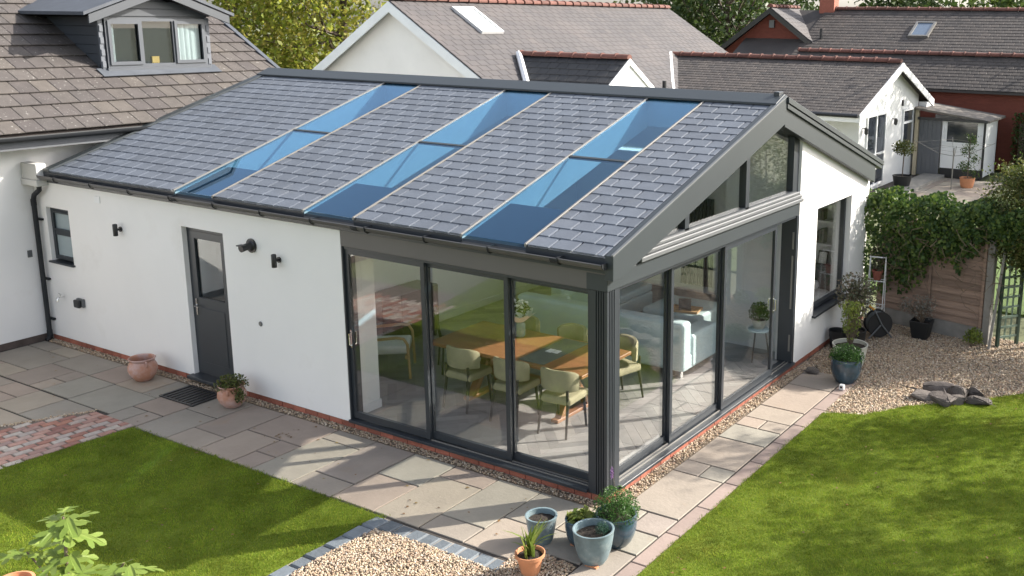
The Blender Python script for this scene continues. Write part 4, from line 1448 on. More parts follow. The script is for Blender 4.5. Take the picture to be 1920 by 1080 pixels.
mat_darkpane = mat('dark_pane', (0.03, 0.035, 0.045), 0.08, 0.3, 0.8, spec=0.8)
f = win_x(nb, 'french_door', -4.4, 20.62, 22.4, 0.12, 2.36, muls=(21.5,), trans=(1.1,), lab='white framed french doors in the neighbouring gable')
q = MB()
q.tube([(-4.34, 21.56, 1.1), (-4.30, 21.56, 1.1), (-4.30, 21.70, 1.1)], 0.02, 6)
part('door_handle', q, M_alu, f)
win_x(nb, 'window', -4.4, 24.16, 25.3, 1.0, 2.3, trans=(1.85,), lab='white framed window with top light beside french doors')
for yy, zz in ((20.3, 1.92), (23.1, 1.98)):
    q = MB()
    q.lathe([(0.03, -0.1), (0.06, -0.06), (0.06, 0.08), (0.02, 0.12)], 10, (-4.28, yy, zz), True, True)
    q.box(-4.40, -4.30, yy - 0.02, yy + 0.02, zz + 0.08, zz + 0.11)
    part('wall_lantern', q, M_black, nb)
for a, b_ in ((24.0, 2.42), (22.5, 3.12)):
    part('alarm_box', MB().box(-4.399, -4.36, a, a + 0.12, b_, b_ + 0.19), M_black, nb)
# wall bracket for a hanging basket on the wing's long wall
q = MB()
q.tube([(-6.6, 19.98, 1.75), (-6.6, 19.98, 2.15)], 0.025, 6)
q.tube([(-6.6, 19.95, 2.05), (-6.6, 19.6, 2.05), (-6.6, 19.95, 1.85)], 0.015, 6)
part('basket_bracket', q, M_black, nb)
# soil pipe beside the porch
q = MB()
q.tube([(-9.2, 16.9, 2.2), (-9.2, 16.9, 3.35)], 0.06, 8)
part('vent_pipe', q, M_black, nb)

# lean-to
sh = thing('lean_to_shed', 'white panelled lean-to with weathered grey door and felt roof beside the neighbouring gable', 'shed', (-3, 26, 0))
q = MB()
q.box(-3.40, -2.05, 25.42, 25.5, 0.32, 1.16)
q.box(-3.40, -3.28, 25.42, 25.5, 1.16, 1.95)
q.box(-2.20, -2.05, 25.42, 25.5, 1.16, 1.95)
q.box(-2.13, -2.05, 25.5, 27.5, 0.05, 1.85)
q.box(-4.2, -2.05, 27.42, 27.5, 0.0, 1.9)
part('wall', q, M_whitepaint, sh)
q = MB()
q.box(-3.40, -2.06, 25.43, 25.49, 0.0, 0.32)
part('plinth', q, M_black, sh)
q = MB()
for k in range(5):
    q.box(-4.18 + k * 0.148, -4.18 + k * 0.148 + 0.144, 25.42, 25.46, 0.03, 1.93)
part('door', q, M_greyboard, sh)
q = MB()
q.box(-4.32, -4.20, 25.36, 25.48, 0.0, 2.2)
part('post', q, mat('cream_post', (0.55, 0.47, 0.33), 0.7, 0.1), sh)
q = MB()
frame_mesh(q, 'y', 25.40, 25.46, -3.285, -2.19, 1.15, 1.92, 0.05)
fw = part('window', q, M_whitepaint, sh)
q = MB()
q.box(-3.235, -2.24, 25.43, 25.44, 1.20, 1.87)
part('pane', q, mat_darkpane, fw)
q = MB()
q.prism([(-4.36, 25.25, 2.30), (-1.85, 25.25, 1.98), (-1.85, 25.25, 1.91), (-4.36, 25.25, 2.23)], (0, 2.4, 0))
part('roof', q, M_felt, sh)
q = MB()
q.box(-4.2, -1.9, 25.22, 25.245, 1.90, 1.99)
part('roof_edge', q, M_black, sh)
q = MB()
q.tube([(-2.0, 25.36, 1.9), (-2.0, 25.36, 0.05)], 0.04, 8)
part('down_pipe', q, M_black, sh)

# ================================================================== brick house behind, long slate roof
bh = thing('brick_outbuilding', 'long low red brick building with dark slate roof behind the white gable', 'building', (-2, 30, 0))
q = MB()
q.box(-10.4, 0.6, 28.2, 31.9, 0, 2.80)
part('wall', q, M_farbrick, bh)
b2s = math.atan(0.55)
q = MB()
q.prism([(-10.6, 28.0, 2.74), (-10.6, 30.05, 3.87), (-10.6, 32.1, 2.74), (-10.6, 32.1, 2.66), (-10.6, 30.05, 3.79), (-10.6, 28.0, 2.66)], (11.4, 0, 0))
br = part('roof', q, M_darkslate, bh)
roof_tiles(br, 0, [(-10.6, 0.8)], 11, 0.215, 0.28, place_my(28.0, 2.755, b2s), M_darkslate, M_darkslate, 0.27, limit=0, name='slate', th=0.01, lift=0.014)
ridge_tiles(br, (-10.6, 30.05, 3.92), (0.8, 30.05, 3.92), 26, M_ridgetile, 0.14)

fh = thing('red_brick_house', 'red brick house with dark gable and slate roof far behind the white neighbour', 'house', (-10, 39, 0))
q = MB()
q.box(-17.4, -11.9, 36.3, 42, 0, 3.5)
q.prism([(-17.3, 36.3, 3.5), (-11.9, 36.3, 3.5), (-14.6, 36.3, 5.5)], (0, 0.3, 0))
q.box(-17.4, 9, 38, 43, 0, 3.0)
part('wall', q, M_farbrick, fh)
fs_ = math.atan(0.5)
q = MB()
q.prism([(-16, 34.6, 3.40), (-16, 39, 5.6), (-16, 43.4, 3.40), (-16, 43.4, 3.3), (-16, 39, 5.5), (-16, 34.6, 3.3)], (25, 0, 0))
fr_ = part('roof', q, M_darkslate, fh)
roof_tiles(fr_, 0, [(-13.0, 4.0)], 18, 0.275, 0.34, place_my(34.6, 3.42, fs_), M_darkslate, M_darkslate, 0.33, limit=0, name='slate', th=0.012, lift=0.016)
ridge_tiles(fr_, (-13, 39, 5.66), (4.0, 39, 5.66), 34, M_ridgetile, 0.15)
q = MB()
for sg in (-1, 1):
    q.prism([(-14.6, 35.9, 5.68), (-14.6 + sg * 3.1, 35.9, 5.68 - 0.72 * 3.1), (-14.6 + sg * 3.1, 35.9, 5.58 - 0.72 * 3.1), (-14.6, 35.9, 5.58)], (0, 3.4, 0))
cg = part('cross_roof', q, M_farslate, fh)
roof_tiles(cg, 0, [(35.88, 39.3)], 13, 0.29, 0.34, place_px(-11.5, 5.70 - 0.72 * 3.1, math.atan(0.72)), M_farslate, M_farslate, 0.34, limit=0, name='slate', th=0.01, lift=0.012)
ridge_tiles(cg, (-14.6, 35.9, 5.72), (-14.6, 39.3, 5.72), 8, M_ridgetile, 0.14)
q = MB()
for sg in (-1, 1):
    q.prism([(-14.6, 35.86, 5.66), (-14.6 + sg * 3.15, 35.86, 5.66 - 0.72 * 3.15), (-14.6 + sg * 3.15, 35.86, 5.40 - 0.72 * 3.15), (-14.6, 35.86, 5.40)], (0, 0.05, 0))
part('barge_board', q, M_black, cg)
q = MB()
q.box(-14.75, -14.5, 36.2, 36.3, 4.75, 5.1)
part('alarm_box', q, M_trim, fh)
q = MB()
q.box(-13.25, -12.5, 38.7, 39.3, 5.3, 7.6)
part('chimney', q, M_brick, fh)
q = MB()
q.tube([(-12.15, 36.3, 3.9), (-12.15, 36.3, 4.75)], 0.07, 8)
part('vent_pipe', q, M_black, fh)
q = MB()
mm = place_my(36.55, 3.42 + 0.5 * 1.95, fs_)(-8.15, 0)
for b_ in ((0, 0.9, 0, 0.1), (0, 0.9, 1.3, 1.4), (0, 0.1, 0.1, 1.3), (0.8, 0.9, 0.1, 1.3)):
    q.box(*b_, 0.0, 0.12, mm)
sk = part('skylight', q, M_alu, fh, label='skylight reflecting blue sky on the far slate roof')
q = MB()
q.box(0.1, 0.8, 0.1, 1.3, 0.03, 0.08, mm)
part('pane', q, mat('sky_pane', (0.10, 0.14, 0.2), 0.03, 0.0, spec=1.0), sk)

# ================================================================== fittings on the white wall
def wall_light(x, z, lab):
    t = thing('wall_light', lab, 'wall light', (x, 0, z), group='up and down wall lights')
    part('lamp_tube', MB().lathe([(0.030, -0.085), (0.033, -0.08), (0.033, 0.08), (0.030, 0.085), (0.024, 0.085), (0.024, 0.06)], 16, (0, -0.085, 0), True, True), M_black, t, world=False, smooth=40)
    q = MB()
    q.tube([(0.0, -0.056, 0), (0, -0.004, 0)], 0.016, 10)
    q.tube([(0.0, -0.018, 0), (0, -0.001, 0)], 0.038, 16)
    part('wall_plate', q, M_black, t, world=False, smooth=40)


wall_light(-8.40, 2.03, 'black cylinder wall light between small window and back door')
wall_light(-5.00, 2.03, 'black cylinder wall light right of the back door')
t = thing('flue_terminal', 'black round flue terminal on the wall right of the back door', 'flue', (-5.52, 0, 2.15))
part('wall_collar', MB().tube([(0, -0.001, 0), (0, -0.018, 0)], 0.095, 20), M_black, t, world=False, smooth=40)
q = MB()
q.tube([(0, -0.018, 0), (0, -0.03, 0), (-0.0, -0.10, -0.005), (0, -0.17, -0.012)], [0.075, 0.055, 0.045, 0.05], 16)
q.box(-0.05, 0.05, -0.20, -0.12, 0.02, 0.035)
part('spout', q, M_black, t, world=False, smooth=40)
t = thing('outdoor_socket', 'grey and black weatherproof socket box low on the white wall', 'socket', (-9.62, 0, 0.74))
part('back_box', MB().box(-0.085, 0.085, -0.045, -0.001, -0.065, 0.065), M_trim, t, world=False, bevel=0.008)
part('cover', MB().box(-0.08, 0.06, -0.10, -0.046, -0.07, 0.055), M_black, t, world=False, bevel=0.02, seg=2)
t = thing('garden_tap', 'small silver outdoor tap on the white wall by the down pipe', 'tap', (-10.1, 0, 0.76))
q = MB()
q.tube([(0, -0.001, 0), (0, -0.09, 0), (0, -0.11, -0.02), (0, -0.11, -0.06)], 0.012, 8)
part('spout', q, M_chrome, t, world=False, smooth=50)
q = MB()
q.tube([(-0.04, -0.06, 0.05), (0.04, -0.06, 0.05)], 0.008, 8)
q.tube([(0, -0.06, 0.0), (0, -0.06, 0.05)], 0.007, 8)
part('handle', q, M_chrome, t, world=False)
t = thing('door_bell', 'small oval metal cover on the white wall right of the back door', 'wall cover', (-5.46, 0, 1.10))
part('ring', MB().tube([(0, -0.001, 0), (0, -0.012, 0)], 0.034, 14), M_trim, t, world=False, bevel=0.003)
part('centre', MB().tube([(0, -0.0122, 0), (0, -0.016, 0)], 0.022, 14), M_alu, t, world=False)
o = part('vent_cover', MB().box(-8.98, -8.84, -0.012, -0.001, 2.36, 2.46), M_whitepaint, None, bevel=0.004)
tag(o, 'white vent cover high on the wall under the gutter', 'vent')


# ================================================================== pots and plants
def pot_thing(name, lab, cat, loc, group=None, rz=0):
    return thing(name, lab, cat, loc, rz, group)


def pot(t, prof, m, soil_r, soil_z, n=32, wob=0.0):
    part('pot', MB().lathe(prof, n, (0, 0, 0), True, False, wob), m, t, world=False, smooth=35)
    n = 20
    vs = [(0, 0, soil_z + 0.015)] + [(soil_r * math.cos(6.2832 * k / n), soil_r * math.sin(6.2832 * k / n), soil_z + random.uniform(-.006, .008)) for k in range(n)]
    part('soil', MB().add(vs, [(0, 1 + k, 1 + (k + 1) % n) for k in range(n)]), M_soil, t, world=False)


def tub(r0, r1, h, th=0.018, belly=0.0):
    pr = [(r0 * 0.97, 0.0), (r0, 0.008)]
    for k in range(1, 9):
        f = k / 9
        pr.append((r0 + (r1 - r0) * f ** 0.7 + belly * math.sin(math.pi * f), h * f))
    pr += [(r1, h - 0.02), (r1 + 0.004, h - 0.012), (r1 + 0.003, h - 0.002), (r1 - th * 0.4, h), (r1 - th, h - 0.004), (r1 - th, h - 0.03), (r1 * 0.86, h * 0.62)]
    return pr


def ball(n, rx, ry, rz, cz, bottom=-0.35, power=0.45):
    d = unit(rng.normal(size=(n * 2, 3)))
    d = d[d[:, 2] > bottom][:n]
    r = rng.uniform(0, 1, (len(d), 1)) ** power
    return d * r * np.array([rx, ry, rz]) + np.array([0, 0, cz])


def foliage(t, C, size, m, name='foliage', **k):
    V, F = leafgeo(np.asarray(C, float), size, **k)
    return part(name, fastmesh(name, V, F, m), m, t, world=False)


def stems(t, tips, base=(0, 0, 0), r=0.004, m=M_twig, name='stem'):
    q = MB()
    for tp in tips:
        tp = Vector(tp)
        b_ = Vector(base) + Vector((random.uniform(-.02, .02), random.uniform(-.02, .02), 0))
        mid = b_.lerp(tp, 0.5) + Vector((random.uniform(-.03, .03), random.uniform(-.03, .03), 0.03))
        q.tube([b_, mid, tp], [r, r * 0.8, r * 0.4], 5)
    part(name, q, m, t, world=False)


def handles(t, r, z, m, angs):
    for a in angs:
        q = MB()
        u = Vector((math.cos(a), math.sin(a), 0))
        q.tube([u * (r * 0.97) + Vector((0, 0, z + 0.05)), u * (r + 0.035) + Vector((0, 0, z + 0.045)), u * (r + 0.04) + Vector((0, 0, z)), u * (r * 0.99) + Vector((0, 0, z - 0.035))], 0.014, 8)
        part('handle', q, m, t, world=False, smooth=50)


TERR = [(0.085, 0.0), (0.105, 0.01), (0.165, 0.08), (0.195, 0.16), (0.19, 0.22), (0.165, 0.27), (0.155, 0.29), (0.175, 0.315), (0.182, 0.33), (0.172, 0.338), (0.158, 0.33), (0.148, 0.29), (0.16, 0.24), (0.165, 0.18)]
t = pot_thing('terracotta_pot', 'empty round terracotta pot with handles by the white wall left of the door', 'pot', (-7.62, -0.36, 0))
part('pot', MB().lathe(TERR, 32), M_terra, t, world=False, smooth=35)
part('soil', MB().lathe([(0.01, 0.13), (0.15, 0.12)], 20, (0, 0, 0), True, False), M_soil, t, world=False)
handles(t, 0.172, 0.26, M_terra, (-0.3, 2.84))
t = pot_thing('terracotta_planter', 'terracotta pot with trailing green plant on the paving right of the door mat', 'potted plant', (-5.72, -0.33, 0))
part('pot', MB().lathe([(a * 0.95, b_ * 0.92) for a, b_ in TERR], 32), M_terra, t, world=False, smooth=35)
part('soil', MB().lathe([(0.01, 0.25), (0.14, 0.24)], 20, (0, 0, 0), True, False), M_soil, t, world=False)
handles(t, 0.163, 0.24, M_terra, (-0.9, 2.2))
C = np.concatenate([ball(650, 0.22, 0.22, 0.15, 0.30, -0.2), ball(220, 0.1, 0.08, 0.12, 0.22, -1) + np.array([0.20, -0.04, 0])])
foliage(t, C, 0.034, M_leaf_shrub, up=0.3)
stems(t, C[::25], (0, 0, 0.24), 0.003)

# door mat of rubber bars
t = thing('door_mat', 'black slatted rubber door mat on the paving before the back door', 'mat', (-6.50, -0.40, 0.003))
q = MB()
for k in range(2):
    q.box(-0.36, 0.36, -0.235 + k * 0.45, -0.21 + k * 0.45, 0, 0.014)
part('edge_bar', q, M_black, t, world=False)
for k in range(9):
    q = MB()
    q.box(-0.36 + k * 0.0835, -0.36 + k * 0.0835 + 0.045, -0.209, 0.214, 0.0, 0.016)
    part('slat', q, M_black, t, world=False, bevel=0.003)
q = MB()
for k in range(4):
    q.box(-0.35, 0.35, -0.15 + k * 0.1, -0.14 + k * 0.1, 0.0, 0.006)
part('cross_rod', q, mat('worn_rubber', (0.12, 0.10, 0.08), 0.8, 0.2), t, world=False)

# the four blue glazed pots at the corner
G4 = 'glazed pots at the glass corner'
t = pot_thing('blue_pot', 'pale blue glazed pot of bare soil, leftmost of the corner group', 'pot', (-0.13, -0.98, 0), G4)
pot(t, tub(0.105, 0.158, 0.285), M_bluepot, 0.142, 0.225)
t = pot_thing('navy_pot', 'dark blue pot with pale green crinkled primula, middle of the corner group', 'potted plant', (0.23, -0.80, 0), G4)
pot(t, tub(0.105, 0.163, 0.27, belly=0.02), M_navypot, 0.148, 0.235)
part('foot', MB().box(-0.07, 0.07, -0.10, -0.07, -0.002, 0.012), M_terra2, t, world=False)
C = ball(110, 0.15, 0.15, 0.05, 0.265, -0.1)
V, F = leafgeo(C, 0.085, up=0.75, aspect=0.5, fold=0.22)
part('foliage', fastmesh('foliage', V, F, M_leaf_lime), M_leaf_lime, t, world=False)
q = MB()
q.tube([(0.02, 0.02, 0.25), (0.03, 0.03, 0.36)], 0.006, 6)
part('stem', q, M_leaf_lime, t, world=False)
foliage(t, ball(30, 0.03, 0.03, 0.03, 0.365, -1) + np.array([0.03, 0.03, 0]), 0.03, M_leaf_lime, name='flower')
t = pot_thing('teal_pot', 'large pale teal glazed pot with a small feathery seedling, front of the corner group', 'potted plant', (0.52, -1.02, 0), G4)
pot(t, tub(0.115, 0.198, 0.345, belly=0.012), M_bluepot, 0.178, 0.275)
part('foot', MB().box(-0.02, 0.11, -0.115, -0.07, -0.002, 0.014), M_terra2, t, world=False)
C = ball(420, 0.075, 0.075, 0.085, 0.32, -0.6) + np.array([0.07, 0.05, 0])
foliage(t, C, 0.022, M_leaf_blue, up=0.2, aspect=0.3)
t = pot_thing('blue_ribbed_pot', 'dark blue ribbed pot full of bushy green foliage at the foot of the corner post', 'potted plant', (0.52, -0.62, 0), G4)
pot(t, tub(0.125, 0.205, 0.33, belly=0.025), M_navypot, 0.18, 0.29)
C = ball(2600, 0.24, 0.23, 0.24, 0.36, -0.35)
foliage(t, C, 0.028, M_leaf_fine, up=0.25, aspect=0.35)
C2 = ball(120, 0.016, 0.016, 0.07, 0.66, -1) + np.array([-0.13, 0.12, 0])
stems(t, [(-0.13, 0.12, 0.70)] + [tuple(c) for c in C[::60]], (0, 0, 0.3), 0.003)
foliage(t, C2, 0.016, mat('lavender_flower', (0.30, 0.16, 0.36), 0.8, 0.1), name='flower')

# terracotta pot with strap leaves at the bottom edge
t = pot_thing('lily_pot', 'terracotta pot with upright strap leaved plant in the gravel at bottom centre', 'potted plant', (0.13, -1.50, 0))
pot(t, [(0.085, 0), (0.125, 0.17), (0.14, 0.172), (0.143, 0.205), (0.135, 0.207), (0.125, 0.2), (0.115, 0.15)], M_terra2, 0.118, 0.17)


def straps(t, n, L, wd, m, z0, lean=0.5, spread=0.07):
    q = MB()
    for k in range(n):
        a = random.uniform(0, 6.283)
        l = L * random.uniform(0.6, 1.1)
        ln = lean * random.uniform(0.2, 1.2)
        r = random.uniform(0, spread)
        a0 = random.uniform(0, 6.283)
        p = Vector((r * math.cos(a0), r * math.sin(a0), z0))
        u = Vector((math.cos(a), math.sin(a), 0))
        s_ = Vector((-math.sin(a), math.cos(a), 0))
        vs, fs = [], []
        for i in range(6):
            f = i / 5
            c_ = p + u * (l * ln * f * f) + Vector((0, 0, l * (f - 0.35 * ln * f * f)))
            w_ = wd * (math.sin(math.pi * (0.25 + 0.75 * f)) + 0.02)
            vs += [c_ - s_ * w_ + u * w_ * .3, c_, c_ + s_ * w_ + u * w_ * .3]
        for i in range(5):
            for k2 in range(2):
                fs.append((i * 3 + k2, i * 3 + k2 + 1, i * 3 + k2 + 4, i * 3 + k2 + 3))
        q.add(vs, fs)
    return part('foliage', q, m, t, world=False, smooth=60)


straps(t, 26, 0.36, 0.018, M_leaf_lime, 0.17, 0.75)

# pots by the gable wall
G5 = 'pots against the gable wall'
t = pot_thing('dark_glazed_pot', 'dark teal glazed pot with fresh green bedding plant at the end of the side path', 'potted plant', (0.84, 4.98, 0), G5)
pot(t, tub(0.14, 0.215, 0.36, belly=0.03), M_navypot, 0.19, 0.31)
foliage(t, ball(1500, 0.26, 0.24, 0.19, 0.37, -0.25), 0.036, M_leaf_fine, up=0.3, aspect=0.4)
t = pot_thing('cream_tub', 'pale stone tub with yellow leaved upright shrub behind the dark glazed pot', 'potted plant', (0.66, 5.62, 0), G5)
pot(t, tub(0.19, 0.265, 0.36), M_creampot, 0.245, 0.30)
C = np.concatenate([ball(260, 0.16, 0.16, 0.34, 0.72, -1), ball(150, 0.2, 0.2, 0.1, 0.92, -1)])
foliage(t, C, 0.055, M_leaf_lime, up=0.3)
stems(t, [tuple(c) for c in C[::12]], (0, 0, 0.3), 0.007, M_twig)
t = pot_thing('rose_tub', 'dark pot with tall grey green shrub under the picture window', 'potted plant', (0.42, 6.45, 0), G5)
pot(t, tub(0.15, 0.20, 0.32), M_plasticpot, 0.18, 0.28)
C = np.concatenate([ball(900, 0.36, 0.34, 0.34, 0.92, -0.9, 0.7), ball(250, 0.2, 0.2, 0.25, 0.62, -1)])
foliage(t, C, 0.06, M_leaf_rose, up=0.3)
stems(t, [tuple(c) for c in C[::30]], (0, 0, 0.28), 0.007, M_twig)
o = pot_thing('black_bucket', 'black plastic bucket against the gable wall below the window', 'bucket', (0.20, 6.35, 0), G5)
part('bucket_body', MB().lathe(tub(0.11, 0.15, 0.30, 0.008), 24), M_plasticpot, o, world=False, smooth=35)
part('bucket_handle', MB().tube([(0.145, 0, 0.28), (0.13, -0.05, 0.20), (0.0, -0.165, 0.16), (-0.13, -0.05, 0.20), (-0.145, 0, 0.28)], 0.004, 6), M_alu, o, world=False)
t = pot_thing('square_black_pot', 'square black plastic pot with silvery twiggy plant in front of the fence', 'potted plant', (1.17, 7.62, 0))
q = MB()
a0, a1, hh = 0.12, 0.165, 0.30
q.add([(-a0, -a0, 0), (a0, -a0, 0), (a0, a0, 0), (-a0, a0, 0), (-a1, -a1, hh), (a1, -a1, hh), (a1, a1, hh), (-a1, a1, hh),
       (-a1 * .92, -a1 * .92, hh), (a1 * .92, -a1 * .92, hh), (a1 * .92, a1 * .92, hh), (-a1 * .92, a1 * .92, hh),
       (-a1 * .85, -a1 * .85, hh * .8), (a1 * .85, -a1 * .85, hh * .8), (a1 * .85, a1 * .85, hh * .8), (-a1 * .85, a1 * .85, hh * .8)],
      [(3, 2, 1, 0)] + [(i, (i + 1) % 4, 4 + (i + 1) % 4, 4 + i) for i in range(4)] + [(4 + i, 4 + (i + 1) % 4, 8 + (i + 1) % 4, 8 + i) for i in range(4)] + [(8 + i, 8 + (i + 1) % 4, 12 + (i + 1) % 4, 12 + i) for i in range(4)])
part('pot', q, M_plasticpot, t, world=False, bevel=0.006)
part('soil', MB().box(-0.138, 0.138, -0.138, 0.138, 0.2, 0.245), M_soil, t, world=False)
C = np.concatenate([ball(420, 0.26, 0.24, 0.26, 0.52, -0.7, 0.6), ball(150, 0.16, 0.12, 0.14, 0.46, -1) + np.array([-0.24, -0.05, 0.06])])
foliage(t, C, 0.048, M_leaf_silver, up=0.2, aspect=0.3)
stems(t, [tuple(c) for c in C[::14]], (0, 0, 0.24), 0.004, M_twig)

# hose reel
t = thing('hose_reel', 'black garden hose reel with yellow trim on the gravel by the wall corner', 'hose reel', (0.55, 7.25, 0), -0.85)
q = MB()
for s_ in (-0.10, 0.085):
    q.tube([(s_, 0, 0.24), (s_ + 0.018, 0, 0.24)], 0.215, 24)
part('side_disc', q, M_black, t, world=False, bevel=0.005)
q = MB()
for k in range(4):
    for rr in (0.17, 0.145):
        ring_ = [(-0.065 + k * 0.042, rr * math.cos(a), 0.24 + rr * math.sin(a)) for a in np.linspace(0, 6.283, 25)]
        q.tube(ring_, 0.018, 6, False)
part('hose', q, M_greyfab, t, world=False, smooth=60)
q = MB()
for s_ in (-0.125, 0.125):
    q.tube([(s_, 0.20, 0.02), (s_, 0.02, 0.24), (s_ * 0.95, -0.10, 0.46), (s_ * 0.8, -0.12, 0.50)], 0.013, 8)
    q.tube([(s_, -0.20, 0.02), (s_, 0.0, 0.24)], 0.013, 8)
part('stand', q, M_trim, t, world=False, smooth=60)
part('grip', MB().tube([(-0.10, -0.12, 0.50), (0.10, -0.12, 0.50)], 0.019, 8), M_yellow, t, world=False, smooth=60)
part('crank_cover', MB().tube([(-0.15, -0.07, 0.27), (-0.145, 0.07, 0.21)], [0.03, 0.045], 10), M_yellow, t, world=False, smooth=60)

# wire plant stand
t = thing('wire_plant_stand', 'white wire plant stand with shelves at the corner of the gable wall', 'plant stand', (0.30, 7.85, 0), 0.15)
q = MB()
for sx in (-0.13, 0.13):
    q.tube([(sx, -0.16, 0), (sx, -0.03, 1.15), (sx, 0.0, 1.22)], 0.008, 6)
    q.tube([(sx, 0.16, 0), (sx, 0.03, 1.15), (sx, 0.0, 1.22)], 0.008, 6)
part('leg', q, M_whitepaint, t, world=False)
for z, hw in ((0.35, 0.115), (0.80, 0.075), (1.20, 0.02)):
    q = MB()
    q.tube([(-0.14, -hw, z), (0.14, -hw, z), (0.14, hw, z), (-0.14, hw, z), (-0.14, -hw, z)], 0.007, 6)
    if hw > 0.05:
        for k in range(5):
            q.tube([(-0.12 + k * 0.06, -hw, z), (-0.12 + k * 0.06, hw, z)], 0.004, 5)
    part('shelf', q, M_whitepaint, t, world=False)
t = pot_thing('small_terracotta_pot', 'small terracotta pot standing on the white wire plant stand', 'pot', (0.30, 7.85, 0.812))
pot(t, [(0.06, 0), (0.085, 0.13), (0.095, 0.132), (0.097, 0.165), (0.09, 0.167), (0.08, 0.16), (0.075, 0.13)], mat('dark_terracotta', (0.25, 0.08, 0.055), 0.8, 0.1), 0.08, 0.14, 20)
foliage(t, ball(120, 0.1, 0.1, 0.16, 0.2, -0.2), 0.04, M_leaf_rose, up=0.3)

# little white solar light on the path edge
t = thing('solar_light', 'little white cube light on the edge of the side path', 'garden light', (0.92, 4.62, 0.002))
part('cube_body', MB().box(-0.035, 0.035, -0.035, 0.035, 0, 0.075), M_whitepaint, t, world=False, bevel=0.008)
part('lens', MB().box(-0.018, 0.018, -0.037, -0.0352, 0.03, 0.06), M_black, t, world=False)

# rocks
RK = [(2.02, 4.93, 0.25, 0.13, 0.11, 0.5), (2.25, 4.90, 0.24, 0.14, 0.13, -0.4), (2.12, 5.28, 0.28, 0.13, 0.14, 0.2), (2.38, 5.17, 0.16, 0.13, 0.19, 0.1), (2.44, 4.98, 0.13, 0.10, 0.12, 0.7), (2.62, 5.35, 0.15, 0.11, 0.14, -0.2), (2.70, 5.12, 0.20, 0.12, 0.10, 0.15), (0.30, 5.05, 0.13, 0.09, 0.08, 0.3)]
RL = ['flat brown rock at the left end of the rock pile', 'sloping brown rock at the front of the rock pile', 'long dark rock at the back left of the pile', 'tallest dark rock in the middle of the pile', 'small rounded grey rock at the front of the pile', 'grey rock at the back right of the pile', 'flat topped grey rock at the right end of the pile', 'single small stone by the foot of the gable wall']
import bmesh
for (x, y, a, b_, h, rz), lab in zip(RK, RL):
    bm = bmesh.new()
    for k in range(26):
        d_ = Vector((random.gauss(0, 1), random.gauss(0, 1), random.gauss(0, 1))).normalized()
        d_ = Vector((math.copysign(abs(d_.x) ** 0.6, d_.x), math.copysign(abs(d_.y) ** 0.6, d_.y), math.copysign(abs(d_.z) ** 0.6, d_.z))) * random.uniform(0.82, 1.0)
        bm.verts.new((d_.x * a, d_.y * b_, max(-0.2, d_.z) * h))
    bmesh.ops.convex_hull(bm, input=bm.verts)
    for v in [v for v in bm.verts if not v.link_faces]:
        bm.verts.remove(v)
    bmesh.ops.bevel(bm, geom=list(bm.edges), offset=0.012, segments=2, affect='EDGES')
    me = bpy.data.meshes.new('rock')
    bm.to_mesh(me)
    bm.free()
    me.materials.append(M_rock)
    o = bpy.data.objects.new('rock', me)
    COL.objects.link(o)
    o.location = (x, y, 0.13 * h)
    o.rotation_euler = (random.uniform(-.15, .15), random.uniform(-.15, .15), rz)
    tag(o, lab, 'rock', 'rocks on the gravel')

# ================================================================== fence, ivy, gate
F0 = Vector((0.20, 8.22, 0))
F1 = Vector((2.10, 7.86, 0))
fd = (F1 - F0)
flen = fd.length
fang = math.atan2(fd.y, fd.x)
fence = thing('lap_fence', 'weathered brown overlap fence panel on a concrete gravel board behind the pots', 'fence', tuple(F0), fang)
part('gravel_board', MB().box(0, flen, -0.03, 0.03, 0, 0.26), M_conc, fence, world=False, bevel=0.006)
for k in range(13):
    z0 = 0.265 + k * 0.118
    q = MB()
    pr = [(-0.020, z0), (-0.042, z0 - 0.004), (-0.006, z0 + 0.145), (0.006, z0 + 0.145)]
    vs = []
    n = 8
    for i in range(n + 1):
        xx = flen * i / n
        dz = random.uniform(-.004, .004)
        vs += [(xx, y_, z_ + dz) for y_, z_ in pr]
    fs = []
    for i in range(n):
        for e in range(4):
            fs.append((i * 4 + e, i * 4 + (e + 1) % 4, (i + 1) * 4 + (e + 1) % 4, (i + 1) * 4 + e))
    fs += [(0, 1, 2, 3), (n * 4 + 3, n * 4 + 2, n * 4 + 1, n * 4)]
    q.add(vs, fs)
    part('slat', q, M_wood, fence, world=False)
for xx in (flen - 0.05, flen * 0.5):
    part('batten', MB().box(xx, xx + 0.045, -0.075, -0.045, 0.262, 1.83), M_wood, fence, world=False, bevel=0.003)
part('batten', MB().box(0, flen, -0.055, 0.03, 1.832, 1.87), M_wood, fence, world=False)
part('concrete_post', MB().box(flen + 0.005, flen + 0.12, -0.06, 0.06, 0, 1.75), M_conc, fence, world=False, bevel=0.008)

ivy = thing('ivy', 'dense dark green ivy hanging over the fence at the gable corner', 'climbing plant', (0.9, 8.1, 0))


def fence_pt(s, off, z):
    u = fd.normalized()
    nrm = Vector((u.y, -u.x, 0))
    p = F0 + u * s + nrm * off
    return (p.x, p.y, z)


